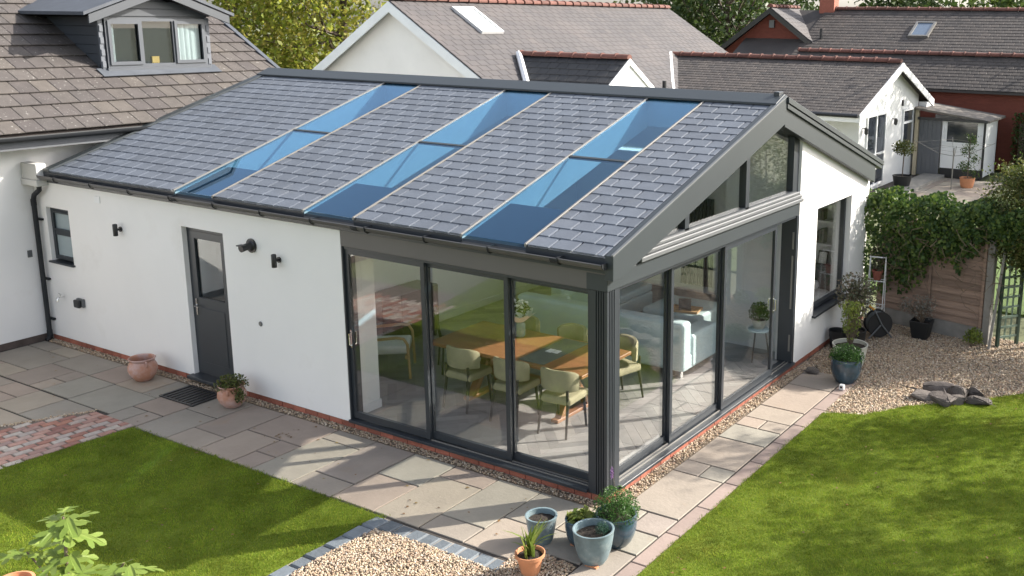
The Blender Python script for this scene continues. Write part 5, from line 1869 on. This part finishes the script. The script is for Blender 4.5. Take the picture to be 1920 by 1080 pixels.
n = 15000
s_ = rng.uniform(-0.35, flen + 0.6, n)
low = np.clip(0.28 + 0.66 * np.clip(s_, 0, 3) + 0.13 * np.sin(s_ * 7) + 0.08 * np.sin(s_ * 19 + 1), 0.15, 1.62)
z_ = low + (2.22 + 0.08 * np.sin(s_ * 7 + 1) + 0.05 * np.sin(s_ * 17) - low) * rng.uniform(0, 1, n) ** 0.75
bulge = 0.10 + 0.26 * np.sqrt(np.clip((z_ - low) / (2.2 - low), 0, 1)) + 0.07 * np.sin(s_ * 11 + z_ * 8)
off = bulge * rng.uniform(0.35, 1.05, n)
top = rng.uniform(0, 1, n) < 0.22
z_ = np.where(top, 2.13 + rng.uniform(-0.05, 0.15, n) + 0.07 * np.sin(s_ * 8), z_)
off = np.where(top, rng.uniform(-0.35, 0.35, n), off)
keep = rng.uniform(0, 1, n) < np.clip((z_ - low) * 2.2 + 0.12, 0, 1) * (0.55 + 0.45 * np.sin(s_ * 6 + z_ * 9) ** 2)
C = np.array([fence_pt(a, b_, c_) for a, b_, c_ in zip(s_[keep], off[keep], z_[keep])])
nr = np.tile(np.array([[fd.normalized().y, -fd.normalized().x, 0.55]]), (len(C), 1))
V, F = leafgeo(C, 0.062, nrm=nr, aspect=0.85, fold=0.08, droop=1.0)
part('foliage', fastmesh('foliage', V, F, M_leaf_ivy), M_leaf_ivy, ivy)
q = MB()
for k in range(46):
    a = random.uniform(-0.2, flen + 0.4)
    z0 = random.uniform(1.0, 2.1)
    pth = []
    for i in range(6):
        pth.append(fence_pt(a, 0.22 + random.uniform(-.05, .2), max(0.3, z0)))
        a += random.uniform(-0.16, 0.18)
        z0 += random.uniform(-0.22, 0.07)
    q.tube(pth, [0.007, 0.006, 0.005, 0.004, 0.003, 0.002], 5)
part('stem', q, M_twig, ivy)

gt = thing('trellis_gate', 'narrow dark green trellis panel beside the concrete fence post', 'trellis', (2.34, 7.78, 0), 0.95)
for xx in (0.0, 0.40):
    part('post', MB().box(xx, xx + 0.05, -0.025, 0.025, 0.0, 1.62), M_greenpaint, gt, world=False, bevel=0.003)
M_palegreen = mat('faded_green_paint', (0.16, 0.22, 0.17), 0.6, 0.1)
for k in range(9):
    part('slat', MB().box(0.051, 0.399, -0.02, -0.006, 0.14 + k * 0.165, 0.175 + k * 0.165), M_palegreen, gt, world=False)
for k in range(2):
    part('slat', MB().box(0.15 + k * 0.12, 0.178 + k * 0.12, -0.004, 0.010, 0.1, 1.6), M_palegreen, gt, world=False)
t = thing('fence_rail', 'pale weathered timber post leaning beside the concrete post', 'post', (2.27, 7.60, 0))
part('timber', MB().prism([(-0.02, -0.02, 0), (0.02, -0.02, 0), (0.02, 0.02, 0), (-0.02, 0.02, 0)], (0.10, 0.12, 1.58)), M_conc, t, world=False)
t = thing('weed_clump', 'tuft of yellow green weeds at the foot of the concrete fence post', 'plant', (2.02, 7.62, 0))
foliage(t, ball(260, 0.16, 0.14, 0.22, 0.10, -0.2), 0.06, M_leaf_lime, up=0.4)
stems(t, [(0.05, 0.02, 0.25), (-0.06, 0, 0.2), (0.1, 0.04, 0.18)], (0, 0, 0), 0.004)

# ================================================================== fig at bottom left
fig = thing('fig_tree', 'young fig tree with large lobed leaves at the bottom left corner', 'fig tree', (-2.05, -4.55, 0))
q = MB()
q.tube([(-2.05, -4.55, 0), (-2.06, -4.53, 0.45), (-2.03, -4.50, 0.9), (-2.08, -4.46, 1.28)], [0.022, 0.019, 0.015, 0.008], 8)
FB = [((-2.06, -4.53, 0.4), (-1.75, -4.35, 0.75), (-1.55, -4.33, 0.98)), ((-2.06, -4.53, 0.3), (-1.85, -4.6, 0.7), (-1.72, -4.62, 0.92)), ((-2.05, -4.52, 0.5), (-2.3, -4.55, 0.8), (-2.4, -4.6, 0.95)), ((-2.06, -4.53, 0.2), (-1.4, -4.35, 0.6), (-1.2, -4.40, 0.85))]
for b_ in FB:
    q.tube(b_, [0.013, 0.010, 0.007], 6)
part('trunk', q, M_twig, fig, smooth=60)
LOB = [(0.0, 0.0), (0.10, -0.16), (0.30, -0.24), (0.40, -0.12), (0.34, 0.0), (0.58, 0.02), (0.72, -0.22) if False else (0.62, -0.30), (0.80, -0.22), (0.72, -0.08), (0.98, -0.06)]
half = [(0.0, 0.0), (-0.10, 0.12), (-0.06, 0.34), (0.10, 0.46), (0.20, 0.36), (0.25, 0.17), (0.34, 0.22), (0.50, 0.46), (0.68, 0.56), (0.74, 0.44), (0.66, 0.26), (0.55, 0.13), (0.70, 0.16), (0.86, 0.24), (0.98, 0.16), (1.06, 0.0)]


def fig_leaf(q, p, d, up, s):
    d = Vector(d).normalized()
    up = Vector(up)
    up = (up - d * up.dot(d)).normalized()
    si = d.cross(up)
    for sgn in (1, -1):
        vs = []
        for (a, b_) in half:
            z = -0.16 * a * a - 0.12 * b_ * b_ + 0.10 * abs(b_)
            vs.append(Vector(p) + d * (a * s) + si * (sgn * b_ * s) + up * (z * s))
        q.add(vs, [tuple(range(len(vs))) if sgn < 0 else tuple(range(len(vs) - 1, -1, -1))])


TIPS = [((-2.08, -4.46, 1.28), 9, 0.15), (FB[0][2], 6, 0.14), (FB[1][2], 7, 0.17), (FB[2][2], 5, 0.15), (FB[3][2], 6, 0.15), ((-2.03, -4.5, 1.0), 6, 0.17), ((-2.05, -4.52, 0.8), 5, 0.17), (FB[0][1], 4, 0.15), (FB[3][1], 4, 0.15)]
for tp, k_, sz in TIPS:
    for k in range(k_):
        a = 2.4 * k + random.uniform(-.4, .4)
        el = random.uniform(-0.1, 0.5)
        u = Vector((math.cos(a) * math.cos(el), math.sin(a) * math.cos(el), math.sin(el)))
        p0 = Vector(tp) + Vector((0, 0, -0.02 * k))
        p1 = p0 + u * random.uniform(0.05, 0.11)
        q = MB()
        fig_leaf(q, p1, u + Vector((0, 0, -0.25)), (random.uniform(-.4, .4), random.uniform(-.4, .4), 1), sz * random.uniform(0.9, 1.35))
        o = part('leaf', q, M_leaf_fig, fig)
        q = MB()
        q.tube([p0, p0.lerp(p1, 0.5) + Vector((0, 0, 0.01)), p1], 0.003, 5)
        part('leaf_stalk', q, M_leaf_lime, o)
# chimney pot and terracotta bits at the very corner
t = thing('chimney_pot', 'old stone chimney pot planter cut off by the bottom left corner', 'planter', (-2.62, -4.62, 0), 0.4)
part('body', MB().lathe([(0.16, 0), (0.17, 0.03), (0.13, 0.10), (0.13, 0.46), (0.17, 0.52), (0.175, 0.60), (0.15, 0.61), (0.12, 0.60), (0.11, 0.5)], 8), mat('grey_brown_stone', (0.20, 0.165, 0.145), 0.85, 0.2, 6, bump=0.3), t, world=False, bevel=0.006)
part('rim', MB().lathe([(0.10, 0.53), (0.12, 0.60), (0.14, 0.615), (0.15, 0.64), (0.125, 0.645), (0.11, 0.60), (0.08, 0.56)], 24), M_terra2, t, world=False, smooth=40)
o = part('brick', slab_mb([(-2.52, -4.40), (-2.40, -4.36), (-2.44, -4.18), (-2.56, -4.22)], 0.0, 0.5, 0.01), M_terra2, None)
tag(o, 'upright terracotta block beside the stone chimney pot at bottom left', 'block')

# ================================================================== furniture seen through the glass
t = thing('dining_table', 'long brown wooden dining table inside behind the front sliding doors', 'table', (-2.36, 1.70, FZ))
part('table_top', MB().box(-1.24, 1.24, -0.55, 0.57, 0.72, 0.765), M_tablewood, t, world=False, bevel=0.006)
for sx in (-0.72, 0.72):
    q = MB()
    for sg in (-1, 1):
        q.prism([(sx - 0.05, sg * 0.38, 0.0), (sx + 0.05, sg * 0.38, 0.0), (sx + 0.05, sg * 0.28, 0.0), (sx - 0.05, sg * 0.28, 0.0)], (0, -sg * 0.50, 0.71))
    q.box(sx - 0.055, sx + 0.055, -0.42, 0.42, 0.0, 0.045)
    part('trestle', q, M_tablewood, t, world=False, bevel=0.005)
part('stretcher', MB().box(-0.67, 0.67, -0.04, 0.04, 0.30, 0.38), M_tablewood, t, world=False, bevel=0.004)
q = MB()
q.box(-0.22, 0.12, -0.10, 0.10, 0, 0.004)
o = thing('table_mat', 'grey place mat lying across the middle of the dining table', 'place mat', (-1.95, 1.72, FZ + 0.767))
part('cloth', MB().box(-0.20, 0.20, -0.50, 0.50, 0, 0.003), M_greyfab, o, world=False)
o = thing('coaster_set', 'white papers lying on the grey mat on the dining table', 'paper', (-1.95, 1.70, FZ + 0.7715))
part('sheet', MB().box(-0.09, -0.005, -0.06, 0.06, 0, 0.006), M_paper, o, world=False)
part('sheet', MB().box(0.01, 0.09, -0.05, 0.06, 0, 0.006), M_paper, o, world=False)


def dining_chair():
    t = thing('dining_chair', '', 'chair', (0, 0, 0), 0, 'green velvet dining chairs')
    # faces +y, curved back at -y
    q = MB()
    n = 14
    vs, fs = [], []
    for i in range(n + 1):
        a = math.radians(200 + 140 * i / n)
        e = 1 - abs(i / n * 2 - 1) ** 4 * 0.25
        for (rr, zz) in ((0.265, 0.56), (0.285, 0.57), (0.295, 0.57 + 0.24 * e), (0.275, 0.60 + 0.24 * e), (0.235, 0.59 + 0.24 * e), (0.225, 0.57)):
            vs.append((rr * math.cos(a), rr * math.sin(a) * 0.9 + 0.02, zz))
    for i in range(n):
        for k in range(6):
            fs.append((i * 6 + k, i * 6 + (k + 1) % 6, (i + 1) * 6 + (k + 1) % 6, (i + 1) * 6 + k))
    fs += [tuple(range(5, -1, -1)), tuple(n * 6 + k for k in range(6))]
    q.add(vs, fs)
    part('backrest', q, M_velvet, t, world=False, smooth=50)
    part('seat', MB().box(-0.23, 0.23, -0.22, 0.24, 0.40, 0.50), M_velvet, t, world=False, bevel=0.035, seg=3)
    for sx, sy in ((-1, -1), (1, -1), (-1, 1), (1, 1)):
        q = MB()
        if sy < 0:
            q.tube([(sx * 0.20, -0.27, 0), (sx * 0.185, -0.20, 0.40), (sx * 0.19, -0.215, 0.60)], [0.014, 0.02, 0.017], 8)
        else:
            q.tube([(sx * 0.20, 0.22, 0), (sx * 0.19, 0.18, 0.41)], [0.013, 0.02], 8)
        part('leg', q, M_darkleg, t, world=False, smooth=50)
    return t


CH = [(-2.97, 1.20, 0.0, 'green velvet chair on the near side of the table, furthest left'), (-2.17, 1.18, 0.05, 'green velvet chair on the near side of the table, in the middle'), (-1.44, 1.20, 0.08, 'green velvet chair on the near side of the table, nearest the corner post'),
      (-3.05, 2.42, math.pi, 'green velvet chair on the far side of the table, furthest left'), (-2.25, 2.45, math.pi - 0.1, 'green velvet chair on the far side of the table, in the middle'), (-1.42, 2.42, math.pi - 0.25, 'green velvet chair on the far side of the table, nearest the gable doors')]
proto = dining_chair()
for i, (x, y, rz, lab) in enumerate(CH):
    o = proto if i == 0 else copy_tree(proto)
    o.location = (x, y, FZ)
    o.rotation_euler = (0, 0, rz)
    o['label'] = lab

# sofa
t = thing('sofa', 'long pale blue leather sofa with its back to the dining table', 'sofa', (-2.5, 4.0, FZ))
part('base', MB().box(-1.47, 1.47, -0.49, 0.50, 0.10, 0.32), M_sofa, t, world=False, bevel=0.03, seg=2)
part('backrest', MB().box(-1.48, 1.48, -0.52, -0.27, 0.11, 0.82), M_sofa, t, world=False, bevel=0.06, seg=3)
for sx in (-1, 1):
    part('arm', MB().box(min(sx * 1.17, sx * 1.49), max(sx * 1.17, sx * 1.49), -0.26, 0.52, 0.11, 0.60), M_sofa, t, world=False, bevel=0.05, seg=3)
for k in range(2):
    part('cushion', MB().box(-1.16 + k * 1.165, -1.16 + k * 1.165 + 1.155, -0.26, 0.50, 0.325, 0.47), M_sofa, t, world=False, bevel=0.045, seg=3)
for sx in (-1.38, 1.38):
    for sy in (-0.42, 0.42):
        part('foot', MB().box(sx - 0.03, sx + 0.03, sy - 0.03, sy + 0.03, 0, 0.098), M_chrome, t, world=False)
t = thing('corner_seat', 'pale blue leather corner seat beyond the end of the sofa', 'sofa', (-3.75, 5.55, FZ))
part('base', MB().box(-0.45, 0.55, -0.85, 0.75, 0.05, 0.34), M_sofa, t, world=False, bevel=0.03, seg=2)
part('backrest', MB().box(-0.50, -0.22, -0.85, 0.80, 0.06, 0.85), M_sofa, t, world=False, bevel=0.07, seg=3)
part('cushion', MB().box(-0.20, 0.55, -0.84, 0.74, 0.345, 0.48), M_sofa, t, world=False, bevel=0.04, seg=3)
t = thing('footstool', 'large pale blue leather footstool in front of the sofa', 'footstool', (-2.12, 5.48, FZ))
part('cushion', MB().box(-0.52, 0.52, -0.48, 0.48, 0.10, 0.45), M_sofa, t, world=False, bevel=0.05, seg=3)
for sx in (-0.42, 0.42):
    for sy in (-0.38, 0.38):
        part('foot', MB().box(sx - 0.03, sx + 0.03, sy - 0.03, sy + 0.03, 0, 0.12), M_darkleg, t, world=False)
t = thing('serving_tray', 'wooden tray on the pale blue footstool', 'tray', (-1.95, 5.22, FZ + 0.452), 0.2)
part('tray_base', MB().box(-0.24, 0.24, -0.16, 0.16, 0, 0.014), M_oak, t, world=False, bevel=0.004)
q = MB()
frame_mesh_pts = [(-0.24, 0.24, -0.16, -0.148), (-0.24, 0.24, 0.148, 0.16), (-0.24, -0.228, -0.147, 0.147), (0.228, 0.24, -0.147, 0.147)]
for a in frame_mesh_pts:
    q.box(*a, 0.0145, 0.035)
part('rim', q, M_oak, t, world=False)
t = thing('tablet_stand', 'small dark tablet propped on the wooden tray', 'tablet', (-1.98, 5.25, FZ + 0.467), 0.5)
part('screen', MB().prism([(-0.10, 0.0, 0.004), (0.10, 0.0, 0.004), (0.10, 0.008, 0.004), (-0.10, 0.008, 0.004)], (0, 0.05, 0.15)), M_black, t, world=False)
part('keyboard', MB().box(-0.10, 0.10, -0.14, -0.01, 0, 0.008), M_black, t, world=False)

# armchair
t = thing('armchair', 'wooden framed armchair with pale cushions behind the left sliding door', 'armchair', (-4.75, 1.55, FZ), -0.9)
part('cushion', MB().box(-0.28, 0.28, -0.28, 0.30, 0.34, 0.46), M_linen, t, world=False, bevel=0.04, seg=3)
q = MB()
q.prism([(-0.27, -0.30, 0.44), (0.27, -0.30, 0.44), (0.27, -0.20, 0.44), (-0.27, -0.20, 0.44)], (0, -0.12, 0.42))
part('backrest', q, M_linen, t, world=False, bevel=0.03, seg=3)
for sx in (-0.33, 0.33):
    q = MB()
    q.tube([(sx, 0.32, 0), (sx, 0.30, 0.50), (sx, 0.25, 0.585), (sx, 0.15, 0.60), (sx, -0.25, 0.57), (sx, -0.33, 0.48), (sx, -0.38, 0.0)], 0.021, 10)
    part('arm_frame', q, M_oak, t, world=False, smooth=60)
part('rail', MB().box(-0.33, 0.33, 0.26, 0.29, 0.29, 0.335), M_oak, t, world=False)
t = thing('bar_cabinet', 'low dark cabinet against the inner wall behind the armchair', 'cabinet', (-5.55, 2.6, FZ))
part('body', MB().box(-0.22, 0.22, -0.6, 0.6, 0.1, 0.85), M_greyfab, t, world=False, bevel=0.006)
for k in range(3):
    part('door', MB().box(0.221, 0.236, -0.595 + k * 0.40, -0.595 + k * 0.40 + 0.39, 0.11, 0.84), M_darkleg, t, world=False, bevel=0.004)
for sx in (-0.18, 0.18):
    for sy in (-0.55, 0.55):
        part('foot', MB().box(sx - 0.02, sx + 0.02, sy - 0.02, sy + 0.02, 0, 0.099), M_darkleg, t, world=False)
t = thing('black_chair', 'black spindle back chair behind the middle sliding door', 'chair', (-4.05, 2.15, FZ), -0.7)
part('seat', MB().box(-0.21, 0.21, -0.2, 0.22, 0.42, 0.455), M_black, t, world=False, bevel=0.01)
for sx, sy in ((-0.18, -0.18), (0.18, -0.18), (-0.18, 0.18), (0.18, 0.18)):
    part('leg', MB().tube([(sx * 1.2, sy * 1.2, 0), (sx, sy, 0.42)], 0.014, 6), M_black, t, world=False)
for k in range(6):
    part('spindle', MB().tube([(-0.18 + k * 0.072, -0.19, 0.456), (-0.20 + k * 0.08, -0.26, 0.86)], 0.009, 6), M_black, t, world=False)
part('top_rail', MB().box(-0.22, 0.22, -0.275, -0.245, 0.85, 0.91), M_black, t, world=False, bevel=0.006)

# flowers
t = thing('flower_vase', 'blue vase with paper wrapped white flowers on the far end of the dining table', 'flowers', (-2.72, 1.98, FZ + 0.767))
part('vase', MB().lathe([(0.06, 0), (0.075, 0.02), (0.075, 0.17), (0.06, 0.20), (0.065, 0.21), (0.055, 0.20)], 20), M_bluepot, t, world=False, smooth=40)
q = MB()
n = 14
vs = [(0, 0, 0.16)] + [((0.17 + 0.07 * (k % 2)) * math.cos(6.283 * k / n), (0.17 + 0.07 * (k % 2)) * math.sin(6.283 * k / n), 0.30 + 0.05 * (k % 2)) for k in range(n)]
q.add(vs, [(0, 1 + k, 1 + (k + 1) % n) for k in range(n)])
part('paper_wrap', q, M_paper, t, world=False)
foliage(t, ball(160, 0.15, 0.15, 0.16, 0.34, -0.3), 0.05, M_leaf_mid)
foliage(t, ball(60, 0.13, 0.13, 0.14, 0.40, 0.0), 0.06, M_paper, name='flower', up=0.7, aspect=0.9)

# stool with a pot plant by the open door
t = thing('side_stool', 'round topped side stool with splayed legs inside the gable doors', 'stool', (-0.50, 4.86, FZ))
part('stool_top', MB().lathe([(0.15, 0.46), (0.165, 0.468), (0.165, 0.49), (0.15, 0.497)], 28, (0, 0, 0), True, True), M_sofa, t, world=False, smooth=40)
for k in range(3):
    a = 2.094 * k + 0.4
    part('leg', MB().tube([(0.10 * math.cos(a), 0.10 * math.sin(a), 0.46), (0.17 * math.cos(a), 0.17 * math.sin(a), 0)], [0.013, 0.010], 8), M_darkleg, t, world=False, smooth=60)
t = thing('house_plant', 'pale pot of leafy green house plant on the round side stool', 'potted plant', (-0.50, 4.86, FZ + 0.498))
pot(t, tub(0.075, 0.11, 0.14), M_creampot, 0.095, 0.12, 24)
foliage(t, ball(420, 0.17, 0.17, 0.17, 0.24, -0.5), 0.05, M_leaf_fine, up=0.3)
stems(t, [(0.08, 0, 0.3), (-0.08, 0.04, 0.32), (0, -0.1, 0.28)], (0, 0, 0.12), 0.003)

# day bed under the picture window
t = thing('day_bed', 'white covered day bed with dark headboard inside the picture window', 'bed', (-0.85, 6.7, FZ))
part('base', MB().box(-0.48, 0.48, -0.95, 0.78, 0.0, 0.28), M_greyfab, t, world=False, bevel=0.01)
part('mattress', MB().box(-0.47, 0.47, -0.93, 0.76, 0.285, 0.52), M_linen, t, world=False, bevel=0.06, seg=3)
part('headboard', MB().box(-0.50, 0.50, 0.79, 0.90, 0.0, 0.92), M_greyfab, t, world=False, bevel=0.02, seg=2)
for k, y in enumerate((0.25, 0.52)):
    part('pillow', MB().box(-0.33, 0.33, y - 0.11, y + 0.11, 0.525, 0.70), M_linen, t, world=False, bevel=0.07, seg=3)
BK = 'books on the wall shelves'
for z, xs in ((1.381, (-0.80, -0.76, -0.715, -0.67, -0.62)), (1.781, (-0.86, -0.815, -0.77, -0.73, -0.69, -0.64))):
    for k, x in enumerate(xs):
        h = random.uniform(0.17, 0.25)
        o = part('book', MB().box(x, x + random.uniform(0.025, 0.038), 7.56, 7.74, z, z + h), M_book, None)
        tag(o, ('first', 'second', 'third', 'fourth', 'fifth', 'last')[k] + ' book from the left on the ' + ('lower' if z < 1.5 else 'upper') + ' white shelf inside the picture window', 'book', BK)
t = thing('picture_frame', 'small framed picture leaning on the lowest white wall shelf', 'picture frame', (-0.62, 7.64, 0.9815))
part('frame', MB().prism([(-0.09, 0, 0), (0.09, 0, 0), (0.09, 0.012, 0), (-0.09, 0.012, 0)], (0, 0.06, 0.24)), M_darkleg, t, world=False)
part('picture', MB().prism([(-0.07, -0.003, 0.02), (0.07, -0.003, 0.02), (0.07, -0.001, 0.02), (-0.07, -0.001, 0.02)], (0, 0.05, 0.20)), M_paper, t, world=False)

# ================================================================== trees and the neighbour's garden
def tree(name, lab, cat, loc, h, crown, m, nclump, nleaf, size, group=None, trunk_r=0.16, cz=None, seed=0, shell=0.35, spread=0.9, cut=None):
    """tapered trunk with limbs, crown of leaf clumps in an ellipsoid with uneven outline"""
    t = thing(name, lab, cat, loc, 0, group)
    rx, ry, rz = crown
    cz = h - rz if cz is None else cz
    lx, ly, lz = loc
    d = unit(rng.normal(size=(nclump, 3)))
    rad = rng.uniform(shell, 1.0, (nclump, 1)) ** 0.6
    lump = 1 + 0.22 * np.sin(d[:, :1] * 4 + seed) * np.cos(d[:, 1:2] * 5 + seed * 2)
    cc = d * rad * lump * np.array([rx, ry, rz]) + np.array([0, 0, cz])
    cc = cc[cc[:, 2] > max(0.2, cz - rz * 0.95)]
    sg = spread * 0.20 * (rx + rz) / 2
    C = cc[rng.integers(0, len(cc), nleaf)] + rng.normal(size=(nleaf, 3)) * np.array([sg, sg, sg * 0.7])
    if cut is not None:
        C = C[cut(C + np.array(loc))]
    foliage(t, C, size, m, name='crown', up=0.35, aspect=0.6)
    q = MB()
    q.tube([(0, 0, 0), (0.05 * h * 0.1, 0, h * 0.25), (0, 0.02 * h, h * 0.5), (0, 0, h * 0.8)], [trunk_r, trunk_r * 0.8, trunk_r * 0.55, trunk_r * 0.15], 8)
    for c in cc[:: max(1, len(cc) // 16)]:
        b0 = Vector((0, 0, h * random.uniform(0.25, 0.5)))
        c = Vector(c)
        q.tube([b0, b0.lerp(c, 0.5) + Vector((0, 0, -0.03 * h)), c], [trunk_r * 0.35, trunk_r * 0.2, trunk_r * 0.06], 6)
    part('trunk', q, M_trunk, t, world=False, smooth=60)
    return t


GB = 'garden trees behind the houses'
tree('autumn_tree', 'large yellow green tree between the bungalow roof and the white gable', 'tree', (-23.0, 17.5, 0), 10, (4.2, 4.0, 4.4), M_leaf_tree, 150, 17000, 0.19, GB, 0.2, seed=1)
tree('autumn_tree', 'paler yellow green tree further left behind the bungalow roof', 'tree', (-27.5, 16.5, 0), 9.5, (3.6, 3.6, 4.2), M_leaf_tree, 110, 10000, 0.20, GB, 0.2, seed=2)
tree('broadleaf_tree', 'dark green tree behind the far end of the grey slate ridge', 'tree', (-21.5, 45, 0), 13, (4.6, 4.2, 5.6), M_leaf_dark, 130, 9000, 0.30, GB, 0.25, seed=3)
tree('broadleaf_tree', 'mid green tree left of the red brick gable', 'tree', (-26, 50, 0), 12, (4.6, 4.2, 5.4), M_leaf_mid, 110, 7000, 0.32, GB, 0.25, seed=4)
k = 0
for x, y, h, m, lab in ((-17.0, 64, 9.0, M_leaf_dark, 'distant dark tree just left of the red chimney'), (-10.5, 66, 7.6, M_leaf_mid, 'distant lighter tree right of the red chimney'), (-4.5, 70, 8.6, M_leaf_dark, 'distant dark tree above the far slate roof near its skylight'), (1.0, 66, 7.8, M_leaf_tree, 'distant yellowish tree above the far roof towards the right edge'), (6.0, 70, 9.0, M_leaf_dark, 'distant dark tree at the top right corner'), (-30, 70, 10, M_leaf_dark, 'distant dark tree behind the left of the slate ridge')):
    k += 1
    tree('broadleaf_tree', lab, 'tree', (x, y, 0), h, (3.6, 3.0, h * 0.42), m, 90, 3600, 0.42, GB, 0.2, seed=10 + k)
# garden trees just outside the frame that shade the right hand lawn
GS = 'trees along the right boundary'
tree('boundary_tree', 'open crowned tree beyond the right edge of the lawn', 'tree', (8.8, 7.1, 0), 6.2, (1.5, 1.5, 1.8), M_leaf_mid, 26, 4200, 0.12, GS, 0.12, seed=21)
tree('boundary_tree', 'smaller tree beyond the lower right of the lawn', 'tree', (9.0, 4.6, 0), 5.6, (1.5, 1.5, 1.7), M_leaf_mid, 26, 3600, 0.12, GS, 0.12, seed=22)
tree('boundary_tree', 'slim upright tree added out of view to cast a dark band on the lawn', 'tree', (6.4, 7.9, 0), 5.6, (0.75, 0.75, 1.6), M_leaf_mid, 40, 2600, 0.10, GS, 0.08, seed=24)  # added unseen tree; its shadow stands in for a gap between glass reflections
tree('boundary_tree', 'tall tree right of the lean-to beyond the picture edge', 'tree', (3.4, 30.4, 0), 10.5, (2.9, 2.9, 2.9), M_leaf_mid, 70, 5500, 0.22, GS, 0.15, seed=23)
# shrub over the fence
tree('evergreen_shrub', 'large olive green shrub leaning over the fence at the right edge', 'shrub', (2.95, 8.2, 0), 3.2, (0.95, 0.75, 1.05), M_leaf_shrub, 170, 30000, 0.055, None, 0.05, cz=2.1, seed=31, spread=0.7)
tree('evergreen_shrub', 'sunlit bush behind the fence below the lean-to shed', 'shrub', (2.9, 10.6, 0), 3.2, (1.0, 1.0, 1.5), M_leaf_mid, 80, 6000, 0.06, None, 0.05, cz=1.8, seed=32)

tree('evergreen_shrub', 'broad dark bush along the boundary past the trellis', 'shrub', (4.6, 8.3, 0), 2.3, (1.2, 0.7, 1.0), M_leaf_dark, 90, 7000, 0.07, None, 0.05, cz=1.2, seed=33)
# neighbour's patio and pots
q = MB()
q.box(-6.5, -1.2, 20.2, 25.4, -0.06, -0.012)
np_ = struct('neighbour_patio', q, M_joint)
for i in range(6):
    for j_ in range(6):
        x0, y0 = -6.45 + i * 0.87, 20.25 + j_ * 0.85
        if x0 < -4.36 and y0 > 20:
            continue
        part('slab', slab_mb([(x0, y0), (x0 + 0.85, y0), (x0 + 0.85, y0 + 0.83), (x0, y0 + 0.83)], -0.03, random.uniform(-.003, .003)), M_slab, np_)
q = MB()
q.box(-3.9, -3.2, 19.3, 25.35, -0.03, 0.10)
struct('neighbour_ramp', q, M_conc)
t = thing('standard_bay', 'lollipop bay tree in a black pot beside the french doors', 'potted tree', (-3.72, 22.3, 0))
pot(t, tub(0.2, 0.3, 0.42), M_plasticpot, 0.27, 0.36, 20)
part('trunk', MB().tube([(0, 0, 0.35), (0.02, 0, 1.25)], 0.02, 6), M_trunk, t, world=False)
foliage(t, ball(700, 0.38, 0.36, 0.26, 1.28, -1), 0.07, M_leaf_shrub)
t = thing('spiral_topiary', 'twisted evergreen topiary in a pot before the lean-to window', 'potted tree', (-2.05, 23.7, 0))
pot(t, tub(0.18, 0.24, 0.32), M_terra2, 0.22, 0.28, 20)
part('trunk', MB().tube([(0, 0, 0.28), (0, 0, 1.55)], 0.02, 6), M_trunk, t, world=False)
a = rng.uniform(0, 1, 900)
C = np.stack([(0.26 - 0.15 * a) * np.cos(a * 15), (0.26 - 0.15 * a) * np.sin(a * 15), 0.4 + 1.2 * a], 1) + rng.normal(scale=0.07, size=(900, 3))
foliage(t, C, 0.06, M_leaf_ivy)
t = thing('rotary_airer', 'thin metal rotary clothes airer standing before the lean-to', 'clothes airer', (-2.36, 23.0, 0))
part('pole', MB().tube([(0, 0, 0), (0, 0, 1.3)], 0.02, 8), M_alu, t, world=False)
for k in range(4):
    a = 1.571 * k + 0.3
    part('arm', MB().tube([(0, 0, 1.05), (0.45 * math.cos(a), 0.45 * math.sin(a), 1.12), (1.2 * math.cos(a), 1.2 * math.sin(a), 1.5)], 0.009, 6), M_alu, t, world=False)
q = MB()
for rr, zz in ((0.7, 1.26), (1.1, 1.45)):
    pts = [(rr * math.cos(1.571 * k + 0.3), rr * math.sin(1.571 * k + 0.3), zz) for k in range(5)]
    q.tube(pts, 0.0035, 5, False)
part('line', q, M_alu, t, world=False)
t = thing('clipped_hedge', 'clipped dark hedge behind the lean-to at the right edge', 'hedge', (1.0, 27.9, 0))
n = 9000
P = rng.uniform(0, 1, (n, 3))
P = np.stack([-2.6 + 6.0 * P[:, 0], -0.35 + 0.7 * P[:, 1], 0.05 + 2.05 * P[:, 2]], 1)
foliage(t, P, 0.10, M_leaf_dark, up=0.35)
part('stem', MB().box(-2.4, 3.2, -0.05, 0.05, 0, 1.7), M_trunk, t, world=False)
q = MB()
q.box(-1.1, 6, 10, 22.5, -0.06, -0.02)
struct('neighbour_lawn', q, mat('neighbour_grass', (0.07, 0.115, 0.02), 0.95, 0.3, 3, bump=0.6, bscale=40))
